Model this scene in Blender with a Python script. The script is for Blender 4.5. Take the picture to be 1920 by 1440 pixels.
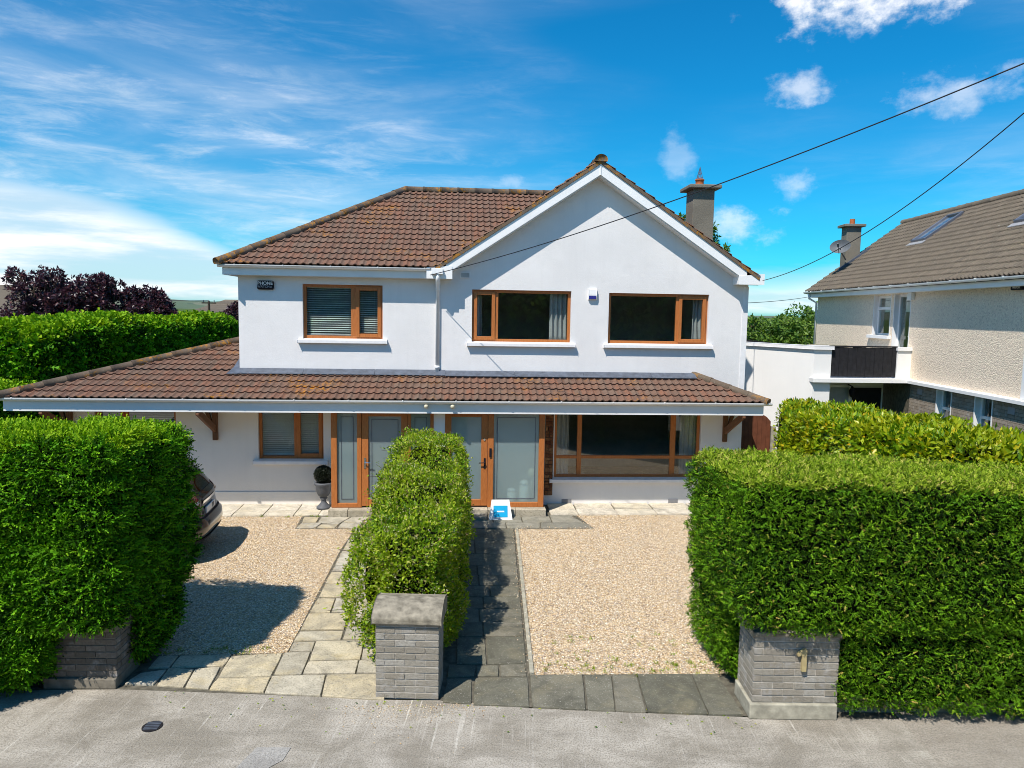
import bpy, bmesh, math, random
import numpy as np
from mathutils import Vector, Matrix
R = math.radians
random.seed(7); rng = np.random.default_rng(7)
for o in list(bpy.data.objects): bpy.data.objects.remove(o)
scene = bpy.context.scene
COL = scene.collection

# ------------------------------------------------------------------ camera
cam_d = bpy.data.cameras.new('camera'); cam = bpy.data.objects.new('camera', cam_d); COL.objects.link(cam)
cam_d.sensor_width = 36.0; cam_d.lens = 1370.0/1920*36; cam_d.clip_start = 0.1; cam_d.clip_end = 9000
pit, rol, yaw = R(5.59), R(.93), R(4.15)
fw = Vector((math.sin(yaw)*math.cos(pit), math.cos(yaw)*math.cos(pit), -math.sin(pit)))
rt = Vector((math.cos(yaw), -math.sin(yaw), 0)); up = rt.cross(fw)
r2 = rt*math.cos(rol)+up*math.sin(rol); u2 = -rt*math.sin(rol)+up*math.cos(rol)
CAM = Vector((0, 0, 4.25))
cam.matrix_world = Matrix(((r2.x, u2.x, -fw.x, CAM.x), (r2.y, u2.y, -fw.y, CAM.y), (r2.z, u2.z, -fw.z, CAM.z), (0, 0, 0, 1)))
scene.camera = cam
scene.cycles.max_bounces = 6; scene.cycles.diffuse_bounces = 3; scene.cycles.glossy_bounces = 3; scene.cycles.transmission_bounces = 4; scene.cycles.transparent_max_bounces = 8
scene.cycles.use_adaptive_sampling = True; scene.cycles.adaptive_threshold = .012; scene.cycles.pixel_filter_type = 'BLACKMAN_HARRIS'; scene.cycles.filter_width = .95
scene.cycles.caustics_reflective = False; scene.cycles.caustics_refractive = False
scene.render.resolution_x, scene.render.resolution_y = 1024, 768
vs = scene.view_settings
vs.view_transform = 'Standard'; vs.look = 'None'; vs.exposure = 0.4; vs.gamma = 1.0; vs.use_curve_mapping = False

# ------------------------------------------------------------------ sky and sun
SUN = Vector((-.43, -.52, 1)).normalized()
world = bpy.data.worlds.new('World'); scene.world = world; world.use_nodes = True
def build_world():
    nt = world.node_tree; nt.nodes.clear()
    def N(t, **k):
        n = nt.nodes.new(t)
        for a, v in k.items(): setattr(n, a, v)
        return n
    L = nt.links.new
    def math_(op, a, b=None, c=None, clamp=False):
        n = N('ShaderNodeMath', operation=op, use_clamp=clamp)
        for i, v in enumerate((a, b, c)):
            if v is None: continue
            if isinstance(v, (int, float)): n.inputs[i].default_value = v
            else: L(v, n.inputs[i])
        return n.outputs[0]
    def ramp(v, a, b, smooth=True):
        n = N('ShaderNodeMapRange', interpolation_type='SMOOTHSTEP' if smooth else 'LINEAR')
        L(v, n.inputs[0]); n.inputs[1].default_value = a; n.inputs[2].default_value = b
        return n.outputs[0]
    sky = N('ShaderNodeTexSky', sky_type='NISHITA', sun_disc=False)
    sky.sun_elevation = math.asin(SUN.z); sky.sun_rotation = math.atan2(SUN.x, SUN.y)
    sky.altitude = 60; sky.air_density = 1.0; sky.dust_density = 0.25; sky.ozone_density = 2.2
    tc = N('ShaderNodeTexCoord'); D = tc.outputs['Generated']
    sep = N('ShaderNodeSeparateXYZ'); L(D, sep.inputs[0]); X, Y, Z = sep.outputs
    az = math_('ARCTAN2', X, Y); el = math_('ARCSINE', Z)
    hs = N('ShaderNodeHueSaturation'); L(sky.outputs[0], hs.inputs['Color'])
    hs.inputs['Hue'].default_value = .482; hs.inputs['Saturation'].default_value = 1.32; hs.inputs['Value'].default_value = 1.0
    def coords(sx, sy, rot=0, off=(0, 0)):
        c = N('ShaderNodeCombineXYZ'); L(az, c.inputs[0]); L(el, c.inputs[1])
        m = N('ShaderNodeMapping'); L(c.outputs[0], m.inputs[0])
        m.inputs['Rotation'].default_value = (0, 0, R(rot)); m.inputs['Scale'].default_value = (sx, sy, 1)
        m.inputs['Location'].default_value = (off[0], off[1], 0)
        return m.outputs[0]
    def noise(v, scale, detail=6, rough=.55, dist=0.):
        n = N('ShaderNodeTexNoise'); L(v, n.inputs['Vector'])
        n.inputs['Scale'].default_value = scale; n.inputs['Detail'].default_value = detail
        n.inputs['Roughness'].default_value = rough; n.inputs['Distortion'].default_value = dist
        return n.outputs[0]
    # thin streaky high cloud
    c1 = noise(coords(1.3, 7, -16, (3.1, .4)), 2.0, 6, .58, .8)
    c2 = noise(coords(.9, 3.2, -10, (7.3, 2.6)), 1.6, 2, .5)
    c3 = noise(coords(2.2, 12, -24, (1.3, 5.5)), 3.4, 7, .68, .4)
    patch = ramp(c2, .34, .60)
    lobe = math_('MULTIPLY', ramp(math_('ABSOLUTE', math_('ADD', az, .44)), .66, .08), ramp(math_('ABSOLUTE', math_('SUBTRACT', el, .19)), .17, .03))
    patch = math_('ADD', math_('MULTIPLY', patch, .30), math_('MULTIPLY', lobe, .9), clamp=True)
    cir = math_('MULTIPLY', patch, math_('ADD', math_('ADD', .08, math_('MULTIPLY', ramp(c1, .32, .86), .50)), math_('MULTIPLY', ramp(c3, .44, .78), .42)), clamp=True)
    # grey-white bank low on the horizon
    b1 = noise(coords(2.4, 16, 0, (.6, 9.)), 2.0, 6, .58)
    b2 = noise(coords(1.0, .2, 0, (2.2, 1.)), 2.0, 1, .5)
    top = math_('ADD', .035, math_('MULTIPLY', ramp(b2, .35, .6), .05))
    top = math_('ADD', math_('MULTIPLY', top, .7), math_('MULTIPLY', ramp(az, -.12, -.58), .085))
    bank = math_('MULTIPLY', ramp(math_('SUBTRACT', top, math_('ADD', el, math_('MULTIPLY', math_('SUBTRACT', b1, .5), .07))), -.022, .026),
                 math_('ADD', .66, math_('MULTIPLY', ramp(b1, .34, .66), .32)), clamp=True)
    # small fair-weather puffs
    p1 = noise(coords(1, 1.35, 0, (4.4, 1.9)), 21, 6, .62)
    def puff(a, e, ra, re_):
        da = math_('DIVIDE', math_('SUBTRACT', az, a), ra); de = math_('DIVIDE', math_('SUBTRACT', el, e), re_)
        r = math_('SQRT', math_('ADD', math_('POWER', math_('ABSOLUTE', da), 2.), math_('POWER', math_('ABSOLUTE', de), 2.)))
        return ramp(math_('ADD', math_('SUBTRACT', 1., r), math_('MULTIPLY', math_('SUBTRACT', p1, .5), 2.5)), .08, 1.0)
    pf = None
    for a, e, ra, re_, s in ((.505, .375, .14, .058, .95), (.425, .272, .055, .026, .5), (.60, .250, .08, .035, .42), (.36, .115, .065, .03, .5), (.43, .165, .035, .022, .35), (.07, .172, .03, .016, .3), (.285, .205, .03, .045, .25),
                             (1.4, .3, .2, .08, .8), (-1.6, .45, .25, .09, .8)):
        q = math_('MULTIPLY', puff(a, e, ra, re_), s)
        pf = q if pf is None else math_('MAXIMUM', pf, q)
    fac = math_('MAXIMUM', math_('MAXIMUM', cir, bank), pf, clamp=True)
    fac = math_('MULTIPLY', fac, ramp(el, -.01, .02))
    cc = N('ShaderNodeMixRGB'); cc.inputs[1].default_value = (6.0, 6.9, 7.6, 1); cc.inputs[2].default_value = (9.2, 9.2, 9.3, 1)
    L(ramp(math_('ADD', b1, math_('MULTIPLY', pf, .4)), .38, .72), cc.inputs[0])
    tn = N('ShaderNodeMixRGB', blend_type='MULTIPLY'); tn.inputs[0].default_value = 1; tn.inputs[2].default_value = (.10, .80, 1.10, 1); L(hs.outputs[0], tn.inputs[1])
    mx = N('ShaderNodeMixRGB'); L(fac, mx.inputs[0]); L(tn.outputs[0], mx.inputs[1]); L(cc.outputs[0], mx.inputs[2])
    bg = N('ShaderNodeBackground'); bg.inputs[1].default_value = .10; L(mx.outputs[0], bg.inputs[0])
    out = N('ShaderNodeOutputWorld'); L(bg.outputs[0], out.inputs[0])
build_world()
sun_d = bpy.data.lights.new('sun', 'SUN'); sun = bpy.data.objects.new('sun', sun_d); COL.objects.link(sun)
sun_d.energy = 4.5; sun_d.angle = R(.53); sun_d.color = (1, .93, .84)
sun.rotation_euler = (-SUN).to_track_quat('-Z', 'Y').to_euler(); sun.location = SUN*60

# ------------------------------------------------------------------ helpers
WM = {}
def put(o, parent=None):
    COL.objects.link(o)
    if parent is not None:
        o.parent = parent; o.matrix_parent_inverse = WM.get(parent.name, Matrix()).inverted()
    return o
def tag(o, label=None, cat=None, group=None, kind=None):
    for k, v in (('label', label), ('category', cat), ('group', group), ('kind', kind)):
        if v: o[k] = v
    return o
def thing(name, label, cat, loc=(0, 0, 0), group=None):
    o = bpy.data.objects.new(name, None); o.location = loc; o.empty_display_size = .2
    COL.objects.link(o); WM[o.name] = Matrix.Translation(loc)
    return tag(o, label, cat, group)
class MB:
    def __init__(s, T=None): s.v = []; s.f = []; s.T = T
    def add(s, vs, fs):
        b = len(s.v); s.v += [tuple(p) for p in vs]; s.f += [tuple(b+i for i in f) for f in fs]; return s
    def box(s, x0, x1, y0, y1, z0, z1):
        return s.add([(x0, y0, z0), (x1, y0, z0), (x1, y1, z0), (x0, y1, z0), (x0, y0, z1), (x1, y0, z1), (x1, y1, z1), (x0, y1, z1)],
                     [(0, 3, 2, 1), (4, 5, 6, 7), (0, 1, 5, 4), (1, 2, 6, 5), (2, 3, 7, 6), (3, 0, 4, 7)])
    def prism(s, poly, axis, a, b):
        """poly in the two other axes (order x,y,z), extruded from a to b along axis"""
        n = len(poly)
        def P(p, t):
            return (t, p[0], p[1]) if axis == 0 else (p[0], t, p[1]) if axis == 1 else (p[0], p[1], t)
        return s.add([P(p, a) for p in poly]+[P(p, b) for p in poly],
                     [tuple(range(n)), tuple(range(2*n-1, n-1, -1))]+[(i, (i+1) % n, n+(i+1) % n, n+i) for i in range(n)])
    def poly(s, pts): return s.add(pts, [tuple(range(len(pts)))])
    def tube(s, pts, rad, seg=8, cap=True):
        pts = [Vector(p) for p in pts]; n = len(pts)
        rad = rad if isinstance(rad, (list, tuple)) else [rad]*n
        b = len(s.v); ref = None
        for i, p in enumerate(pts):
            d = (pts[min(i+1, n-1)]-pts[max(i-1, 0)]).normalized()
            if ref is None: ref = Vector((0, 0, 1)) if abs(d.z) < .9 else Vector((1, 0, 0))
            a = d.cross(ref).normalized(); c = a.cross(d).normalized(); ref = c
            for k in range(seg):
                t = 2*math.pi*k/seg; s.v.append(tuple(p+(a*math.cos(t)+c*math.sin(t))*rad[i]))
        for i in range(n-1):
            for k in range(seg):
                k2 = (k+1) % seg; s.f.append((b+i*seg+k, b+i*seg+k2, b+(i+1)*seg+k2, b+(i+1)*seg+k))
        if cap:
            s.f.append(tuple(b+k for k in range(seg))[::-1]); s.f.append(tuple(b+(n-1)*seg+k for k in range(seg)))
        return s
    def lathe(s, prof, c=(0, 0, 0), seg=24):
        b = len(s.v); n = len(prof)
        for r, z in prof:
            for k in range(seg):
                t = 2*math.pi*k/seg; s.v.append((c[0]+r*math.cos(t), c[1]+r*math.sin(t), c[2]+z))
        for i in range(n-1):
            for k in range(seg):
                k2 = (k+1) % seg; s.f.append((b+i*seg+k, b+i*seg+k2, b+(i+1)*seg+k2, b+(i+1)*seg+k))
        s.f.append(tuple(b+k for k in range(seg))[::-1]); s.f.append(tuple(b+(n-1)*seg+k for k in range(seg)))
        return s
    def mesh(s, name, mat, smooth=False):
        me = bpy.data.meshes.new(name); v = s.v
        if s.T is not None: v = [tuple(s.T @ Vector(p)) for p in v]
        me.from_pydata(v, [], s.f); me.materials.append(mat)
        if smooth: me.shade_smooth()
        me.update(); return me
    def build(s, name, mat, parent=None, smooth=False, bevel=0):
        o = put(bpy.data.objects.new(name, s.mesh(name, mat, smooth)), parent)
        if bevel:
            m = o.modifiers.new('bevel', 'BEVEL'); m.width = bevel; m.segments = 2; m.limit_method = 'ANGLE'; m.angle_limit = R(40)
        return o
def np_mesh(name, V, F, mat, parent=None, smooth=False):
    """V (n,3), F (m,k) numpy -> one mesh object"""
    me = bpy.data.meshes.new(name); n, (m, k) = len(V), F.shape
    me.vertices.add(n); me.vertices.foreach_set('co', np.ascontiguousarray(V, np.float32).ravel())
    me.loops.add(m*k); me.loops.foreach_set('vertex_index', np.ascontiguousarray(F, np.int32).ravel())
    me.polygons.add(m); me.polygons.foreach_set('loop_start', np.arange(0, m*k, k, dtype=np.int32))
    me.update(calc_edges=True); me.materials.append(mat)
    if smooth: me.shade_smooth()
    return put(bpy.data.objects.new(name, me), parent)
def text_mesh(body, size, mat, T, name, parent, extrude=.003, align='CENTER', squeeze=1.0):
    cu = bpy.data.curves.new('txt', 'FONT'); cu.body = body; cu.size = size; cu.extrude = extrude
    cu.align_x = align; cu.align_y = 'CENTER'; cu.resolution_u = 3; cu.offset = size*.018
    ob = bpy.data.objects.new('txt', cu); COL.objects.link(ob)
    me = bpy.data.meshes.new_from_object(ob.evaluated_get(bpy.context.evaluated_depsgraph_get()))
    bpy.data.objects.remove(ob); me.transform(T @ Matrix.Diagonal((squeeze, 1, 1, 1))); me.materials.clear(); me.materials.append(mat)
    me.name = name
    return put(bpy.data.objects.new(name, me), parent)

# ------------------------------------------------------------------ materials
def nodes(name):
    m = bpy.data.materials.new(name); m.use_nodes = True; nt = m.node_tree; nt.nodes.clear()
    def N(t, ins=None, **k):
        n = nt.nodes.new(t)
        for a, v in k.items(): setattr(n, a, v)
        for a, v in (ins or {}).items():
            if hasattr(v, 'is_linked') or isinstance(v, bpy.types.NodeSocket): nt.links.new(v, n.inputs[a])
            else: n.inputs[a].default_value = v
        return n
    return m, nt, N
def c4(c): return (c[0], c[1], c[2], 1)
def N_noise(N, pos, scale, detail=4, rough=.55, dist=0):
    return N('ShaderNodeTexNoise', {'Vector': pos, 'Scale': scale, 'Detail': detail, 'Roughness': rough, 'Distortion': dist}).outputs[0]
def N_ramp(N, v, stops, interp='LINEAR'):
    n = N('ShaderNodeValToRGB', {0: v}); cr = n.color_ramp; cr.interpolation = interp
    while len(cr.elements) < len(stops): cr.elements.new(.5)
    for e, (p, c) in zip(cr.elements, stops): e.position = p; e.color = c4(c) if len(c) == 3 else c
    return n.outputs[0]
def N_mr(N, v, a, b, c=0., d=1.):
    return N('ShaderNodeMapRange', {0: v, 1: a, 2: b, 3: c, 4: d}).outputs[0]
def N_mix(N, f, a, b, mode='MIX'):
    return N('ShaderNodeMixRGB', {0: f, 1: a if not isinstance(a, tuple) else c4(a), 2: b if not isinstance(b, tuple) else c4(b)}, blend_type=mode).outputs[0]
def N_math(N, op, a, b=0.): return N('ShaderNodeMath', {0: a, 1: b}, operation=op).outputs[0]
def finish(nt, N, col, rough=.8, spec=.3, bump=None, bstr=.3, bdist=.01, metal=0., **extra):
    ins = {'Base Color': col if not isinstance(col, tuple) else c4(col), 'Roughness': rough, 'Specular IOR Level': spec, 'Metallic': metal}
    ins.update(extra)
    b = N('ShaderNodeBsdfPrincipled', ins)
    if bump is not None:
        bn = N('ShaderNodeBump', {'Height': bump, 'Strength': bstr, 'Distance': bdist}); nt.links.new(bn.outputs[0], b.inputs['Normal'])
    o = N('ShaderNodeOutputMaterial', {0: b.outputs[0]}); return b, o
def plain(name, col, rough=.6, spec=.4, var=.12, scale=6., bump=0., bscale=40., metal=0.):
    m, nt, N = nodes(name); pos = N('ShaderNodeNewGeometry').outputs['Position']
    n1 = N_noise(N, pos, scale, 6); c = N_mix(N, N_mr(N, n1, .3, .7), tuple(x*(1-var) for x in col), tuple(min(1, x*(1+var)) for x in col))
    finish(nt, N, c, rough, spec, N_noise(N, pos, bscale, 5) if bump else None, bump, .01, metal); return m
def rnd_value(N):
    g = N('ShaderNodeNewGeometry').outputs['Random Per Island']; o = N('ShaderNodeObjectInfo').outputs['Random']
    return N_math(N, 'FRACT', N_math(N, 'ADD', g, o))
def leaf_mat(name, stops, patch=None, trans=.3, rough=.5, spec=.35, pscale=1.2):
    m, nt, N = nodes(name); geo = N('ShaderNodeNewGeometry'); pos = geo.outputs['Position']
    c = N_ramp(N, geo.outputs['Random Per Island'], stops)
    if patch: c = N_mix(N, N_mr(N, N_noise(N, pos, pscale, 4), .46, .68, 0, .6), c, patch)
    b = N('ShaderNodeBsdfPrincipled', {'Base Color': c, 'Roughness': rough, 'Specular IOR Level': spec})
    tc = N('ShaderNodeHueSaturation', {'Color': c, 'Saturation': 1.1, 'Value': 1.5})
    t = N('ShaderNodeBsdfTranslucent', {0: tc.outputs[0]})
    mx = N('ShaderNodeMixShader', {0: trans, 1: b.outputs[0], 2: t.outputs[0]})
    N('ShaderNodeOutputMaterial', {0: mx.outputs[0]}); return m

def mk_render(name, col, grain=60, g=.25, stain=.08, pebble=False):
    m, nt, N = nodes(name); pos = N('ShaderNodeNewGeometry').outputs['Position']
    a = N_noise(N, pos, 1.1, 6, .6); st = N('ShaderNodeMapping', {0: pos, 'Scale': (5, 5, .5)}).outputs[0]
    s = N_noise(N, st, 1.3, 5, .6)
    c = N_mix(N, N_mr(N, a, .35, .7), tuple(x*(1-stain) for x in col), col)
    c = N_mix(N, N_mr(N, s, .52, .8, 0, stain*2.2), c, tuple(x*.72 for x in col))
    if pebble:
        v = N('ShaderNodeTexVoronoi', {'Vector': pos, 'Scale': 42., 'Randomness': 1.}).outputs
        n2 = N_noise(N, pos, 13, 7, .7)
        c = N_mix(N, .55, c, N_ramp(N, N('ShaderNodeSeparateColor', {0: v[1]}).outputs[0], [(0, tuple(x*.5 for x in col)), (.2, tuple(x*.9 for x in col)), (.7, col), (1, tuple(min(1, x*1.25) for x in col))]))
        h = N_math(N, 'ADD', N_math(N, 'MULTIPLY', v[0], -1.4), n2)
        finish(nt, N, c, .9, .2, h, .5, .018)
    else:
        h = N_math(N, 'ADD', N_noise(N, pos, grain, 5, .6), N_math(N, 'MULTIPLY', N_noise(N, pos, 5, 4), 1.6))
        finish(nt, N, c, .8, .25, h, g, .012)
    return m
M = {}
M['render'] = mk_render('white_render', (.80, .785, .775), 50, .25, .085)
M['render_warm'] = mk_render('bounce_warmed_render', (.80, .755, .70), 50, .2, .07)  # off-white render, with warm bounce from the gravel put into its colour
M['render2'] = mk_render('white_render_side', (.84, .83, .81), 50, .15, .05)
M['dash'] = mk_render('pebble_dash', (.88, .73, .57), pebble=True, stain=.05)
M['chim'] = mk_render('grey_chimney_render', (.22, .20, .16), 40, .5, .25)
M['upvc'] = plain('white_upvc', (.86, .86, .85), .35, .5, .04, 2)
M['fascia'] = plain('white_fascia', (.80, .80, .79), .4, .5, .05, 2)
M['sill'] = plain('painted_sill', (.80, .79, .79), .6, .3, .06, 8, .1)
M['soffit'] = plain('soffit_board', (.70, .70, .69), .6, .3, .05, 4)
M['lead'] = plain('lead_flashing', (.085, .10, .13), .5, .5, .3, 9, .2, 14)
M['mortar'] = plain('mortar', (.50, .47, .42), .95, .1, .2, 20, .4, 60)
M['mortar_dark'] = plain('joint_dirt', (.12, .11, .085), .95, .1, .4, 12, .5, 60)
M['stonecap'] = plain('weathered_cap', (.25, .225, .175), .95, .1, .45, 11, .6, 50)
M['mortar_shaded'] = plain('shaded_mortar', (.20, .18, .145), .95, .1, .3, 9, .4, 50)  # left pillar mortar and plinth, hedge shade painted in as darker colour
M['plinth'] = plain('concrete_plinth', (.36, .34, .27), .95, .1, .3, 9, .4, 50)
M['black'] = plain('black_plastic', (.010, .010, .016), .6, .2, .1)
M['dark'] = plain('dark_void', (.02, .02, .022), .9, .1, .2)
M['inner'] = plain('room_wall', (.60, .57, .53), .9, .1, .1)
M['inner_dark'] = plain('room_floor', (.22, .17, .12), .8, .2, .2)
M['white'] = plain('white_paint', (.8, .8, .79), .5, .4, .03)
M['blind'] = plain('blind_slat', (.86, .87, .86), .5, .4, .03)
M['curtain'] = plain('curtain_fabric', (.50, .49, .49), .9, .1, .08)
M['cream'] = plain('cream_metal', (.62, .56, .40), .4, .5, .1)
M['blue'] = plain('blue_print', (.0, .33, .62), .4, .4, .05)
M['bluelens'] = plain('blue_lens', (.03, .03, .22), .3, .5, .05)
M['wire'] = plain('cable', (.012, .012, .016), .5, .4, .1)
M['clay'] = plain('clay_pot', (.42, .13, .05), .8, .2, .2, 12)
M['steel'] = plain('bare_steel', (.25, .26, .3), .4, .5, .1, metal=.8)
M['chrome'] = plain('chrome', (.7, .7, .7), .15, .5, .02, metal=1.)
M['grille'] = plain('vent_grille', (.30, .30, .31), .6, .3, .1)
M['gold'] = plain('satin_number', (.42, .34, .17), .5, .4, .15, 20)
M['darkboard'] = plain('black_stained_board', (.016, .016, .019), .7, .25, .35, 10)
M['gatewood'] = plain('red_brown_gate', (.145, .050, .026), .65, .3, .2, 8)
M['urn'] = plain('grey_urn', (.10, .107, .12), .6, .3, .2, 14, .2)
M['dish'] = plain('grey_dish', (.13, .14, .15), .5, .4, .1)
M['greywall'] = plain('far_wall', (.33, .36, .40), .9, .1, .1)
M['trunk'] = plain('bark', (.06, .045, .035), .95, .1, .4, 14, .6, 30)
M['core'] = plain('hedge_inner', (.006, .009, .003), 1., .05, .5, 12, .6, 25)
M['tyre'] = plain('tyre', (.02, .02, .02), .9, .1)
M['earth'] = plain('soil', (.05, .042, .03), 1., .05, .4, 10, .5, 30)

def mk_wood():
    m, nt, N = nodes('golden_oak_frame'); pos = N('ShaderNodeNewGeometry').outputs['Position']
    g = N_noise(N, N('ShaderNodeMapping', {0: pos, 'Scale': (22, 22, 3)}).outputs[0], 3, 5, .6, .4)
    c = N_ramp(N, g, [(.3, (.36, .115, .028)), (.6, (.47, .165, .045)), (.8, (.40, .13, .034))])
    finish(nt, N, c, .42, .4); return m
M['wood'] = mk_wood()
def mk_oldwood():
    m, nt, N = nodes('dark_stained_timber'); pos = N('ShaderNodeNewGeometry').outputs['Position']
    g = N_noise(N, N('ShaderNodeMapping', {0: pos, 'Scale': (30, 30, 3)}).outputs[0], 3, 5, .6, .4)
    finish(nt, N, N_ramp(N, g, [(.3, (.10, .042, .018)), (.7, (.20, .09, .04))]), .6, .3); return m
M['oldwood'] = mk_oldwood()
def mk_tile(name, stops, lich, amount):
    m, nt, N = nodes(name); pos = N('ShaderNodeNewGeometry').outputs['Position']
    c = N_ramp(N, rnd_value(N), stops)
    n1 = N_noise(N, pos, 9, 6, .65)
    c = N_mix(N, N_mr(N, n1, .42, .72, 0, .75), c, tuple(x*.62+.02 for x in stops[0][1]))
    gr = N_noise(N, pos, 30, 4, .6); c = N_mix(N, N_mr(N, gr, .56, .72, 0, .5), c, (.22, .20, .17))
    a = N_noise(N, pos, 1.15, 3, .5); b = N_noise(N, pos, 13, 5, .7)
    f = N_math(N, 'MULTIPLY', N_mr(N, a, .62-amount, .74-amount), N_mr(N, b, .50, .58))
    f2 = N_mr(N, N_noise(N, pos, 17, 3, .5), .735, .765, 0, .9)
    c = N_mix(N, N_math(N, 'MAXIMUM', f, f2), c, N_mix(N, gr, lich, tuple(x*.55 for x in lich)))
    w = N_mr(N, N_noise(N, pos, 26, 2, .5), .755, .78, 0, .7); c = N_mix(N, w, c, (.45, .44, .42))
    finish(nt, N, c, .85, .25, N_noise(N, pos, 60, 4), .35, .008); return m
M['tile'] = mk_tile('brown_roof_tile', [(0, (.135, .075, .052)), (.25, (.180, .098, .066)), (.45, (.150, .098, .070)), (.65, (.210, .096, .058)), (.82, (.165, .110, .080)), (1, (.198, .096, .062))], (.50, .21, .02), .05)
M['ridge'] = mk_tile('mossy_ridge_tile', [(0, (.13, .10, .07)), (.5, (.17, .12, .085)), (1, (.12, .085, .06))], (.46, .21, .03), .19)
M['ntile'] = mk_tile('grey_brown_roof_tile', [(0, (.125, .103, .075)), (.3, (.15, .122, .09)), (.6, (.11, .092, .07)), (1, (.165, .135, .10))], (.36, .30, .16), -.05)
M['underlay'] = plain('roof_underlay', (.03, .025, .022), .9, .1)
def mk_glass(name, tint=(1, 1, 1), spec=.07, dark=0.):
    m, nt, N = nodes(name)
    fr = N_math(N, 'ADD', N_math(N, 'MULTIPLY', N_math(N, 'POWER', N('ShaderNodeLayerWeight', {'Blend': .5}).outputs['Facing'], 5.), .8), .08)
    g = N('ShaderNodeBsdfGlossy', {'Color': (1, 1, 1, 1), 'Roughness': .0}); t = N('ShaderNodeBsdfTransparent', {0: c4(tint)})
    f = fr
    mx = N('ShaderNodeMixShader', {0: f, 1: t.outputs[0], 2: g.outputs[0]}); N('ShaderNodeOutputMaterial', {0: mx.outputs[0]}); return m
M['glass'] = mk_glass('window_glass', (.90, .94, .93))
M['carglass'] = mk_glass('car_glass', (.25, .28, .28))
def mk_frost():
    m, nt, N = nodes('frosted_glass')
    d = N('ShaderNodeBsdfDiffuse', {0: (.50, .62, .63, 1)}); tl = N('ShaderNodeBsdfTranslucent', {0: (.62, .74, .75, 1)})
    tr = N('ShaderNodeBsdfTransparent', {0: (.86, .95, .95, 1)}); g = N('ShaderNodeBsdfGlossy', {'Roughness': .04})
    a = N('ShaderNodeMixShader', {0: .4, 1: d.outputs[0], 2: tl.outputs[0]}); b = N('ShaderNodeMixShader', {0: .58, 1: a.outputs[0], 2: tr.outputs[0]})
    fr = N_math(N, 'ADD', N_math(N, 'MULTIPLY', N_math(N, 'POWER', N('ShaderNodeLayerWeight', {'Blend': .5}).outputs['Facing'], 5.), .8), .04)
    c = N('ShaderNodeMixShader', {0: fr, 1: b.outputs[0], 2: g.outputs[0]}); N('ShaderNodeOutputMaterial', {0: c.outputs[0]}); return m
M['frost'] = mk_frost()
def mk_brick(name, stops, rough=.95):
    m, nt, N = nodes(name); pos = N('ShaderNodeNewGeometry').outputs['Position']
    c = N_ramp(N, rnd_value(N), stops); n = N_noise(N, pos, 28, 6, .7)
    c = N_mix(N, N_mr(N, n, .45, .75, 0, .6), c, tuple(x*.6 for x in stops[0][1]))
    c = N_mix(N, N_mr(N, N_noise(N, pos, 6, 5, .65), .54, .78, 0, .6), c, (.50, .50, .50))
    finish(nt, N, c, rough, .15, N_noise(N, pos, 90, 5, .7), .8, .012); return m
M['nbrick'] = mk_brick('brown_grey_brick', [(0, (.28, .23, .18)), (.5, (.34, .285, .225)), (1, (.39, .33, .27))])
M['brick_shaded'] = mk_brick('shaded_brown_brick', [(0, (.14, .122, .10)), (.5, (.19, .165, .138)), (1, (.23, .20, .17))])  # brownish brick, darkened in colour for the hedge shade on the left pillar
M['brick'] = mk_brick('grey_concrete_brick', [(0, (.27, .245, .20)), (.35, (.34, .315, .265)), (.7, (.30, .27, .22)), (1, (.39, .37, .325))])
def mk_slab(name, stops, moss):
    m, nt, N = nodes(name); pos = N('ShaderNodeNewGeometry').outputs['Position']
    ro = N('ShaderNodeObjectInfo').outputs['Random']; c = N_ramp(N, ro, stops)
    off = N('ShaderNodeCombineXYZ', {0: N_math(N, 'MULTIPLY', ro, 37.), 1: N_math(N, 'MULTIPLY', ro, 11.)}).outputs[0]
    q = N('ShaderNodeVectorMath', {0: pos, 1: off}, operation='ADD').outputs[0]
    n = N_noise(N, q, 3.2, 8, .65, .8); c = N_mix(N, N_mr(N, n, .40, .66, 0, .8), c, tuple(x*.55 for x in stops[0][1]))
    n2 = N_noise(N, q, 2.1, 4, .5, 1.5); c = N_mix(N, N_mr(N, n2, .52, .75, 0, .5), c, moss)
    n3 = N_noise(N, pos, 45, 5, .65); c = N_mix(N, N_mr(N, n3, .50, .68, 0, .6), c, (.10, .095, .075))
    n4 = N_noise(N, pos, 70, 3, .6); c = N_mix(N, N_mr(N, n4, .60, .72, 0, .55), c, (.62, .60, .54))
    finish(nt, N, c, .9, .2, N_math(N, 'ADD', n3, N_math(N, 'MULTIPLY', n, 2.)), .45, .012); return m
M['slab'] = mk_slab('sandstone_slab', [(0, (.43, .39, .30)), (.3, (.54, .50, .41)), (.5, (.55, .46, .29)), (.72, (.47, .44, .37)), (1, (.56, .49, .34))], (.54, .43, .22))
M['slab_house'] = mk_slab('pale_sandstone_slab', [(0, (.64, .58, .46)), (.4, (.70, .64, .54)), (1, (.66, .59, .45))], (.66, .56, .38))
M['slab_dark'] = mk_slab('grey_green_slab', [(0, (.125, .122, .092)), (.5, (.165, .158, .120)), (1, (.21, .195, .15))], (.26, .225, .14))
M['slab_mid'] = mk_slab('grey_slab', [(0, (.25, .24, .195)), (.5, (.30, .285, .23)), (1, (.33, .31, .26))], (.32, .29, .20))
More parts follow.
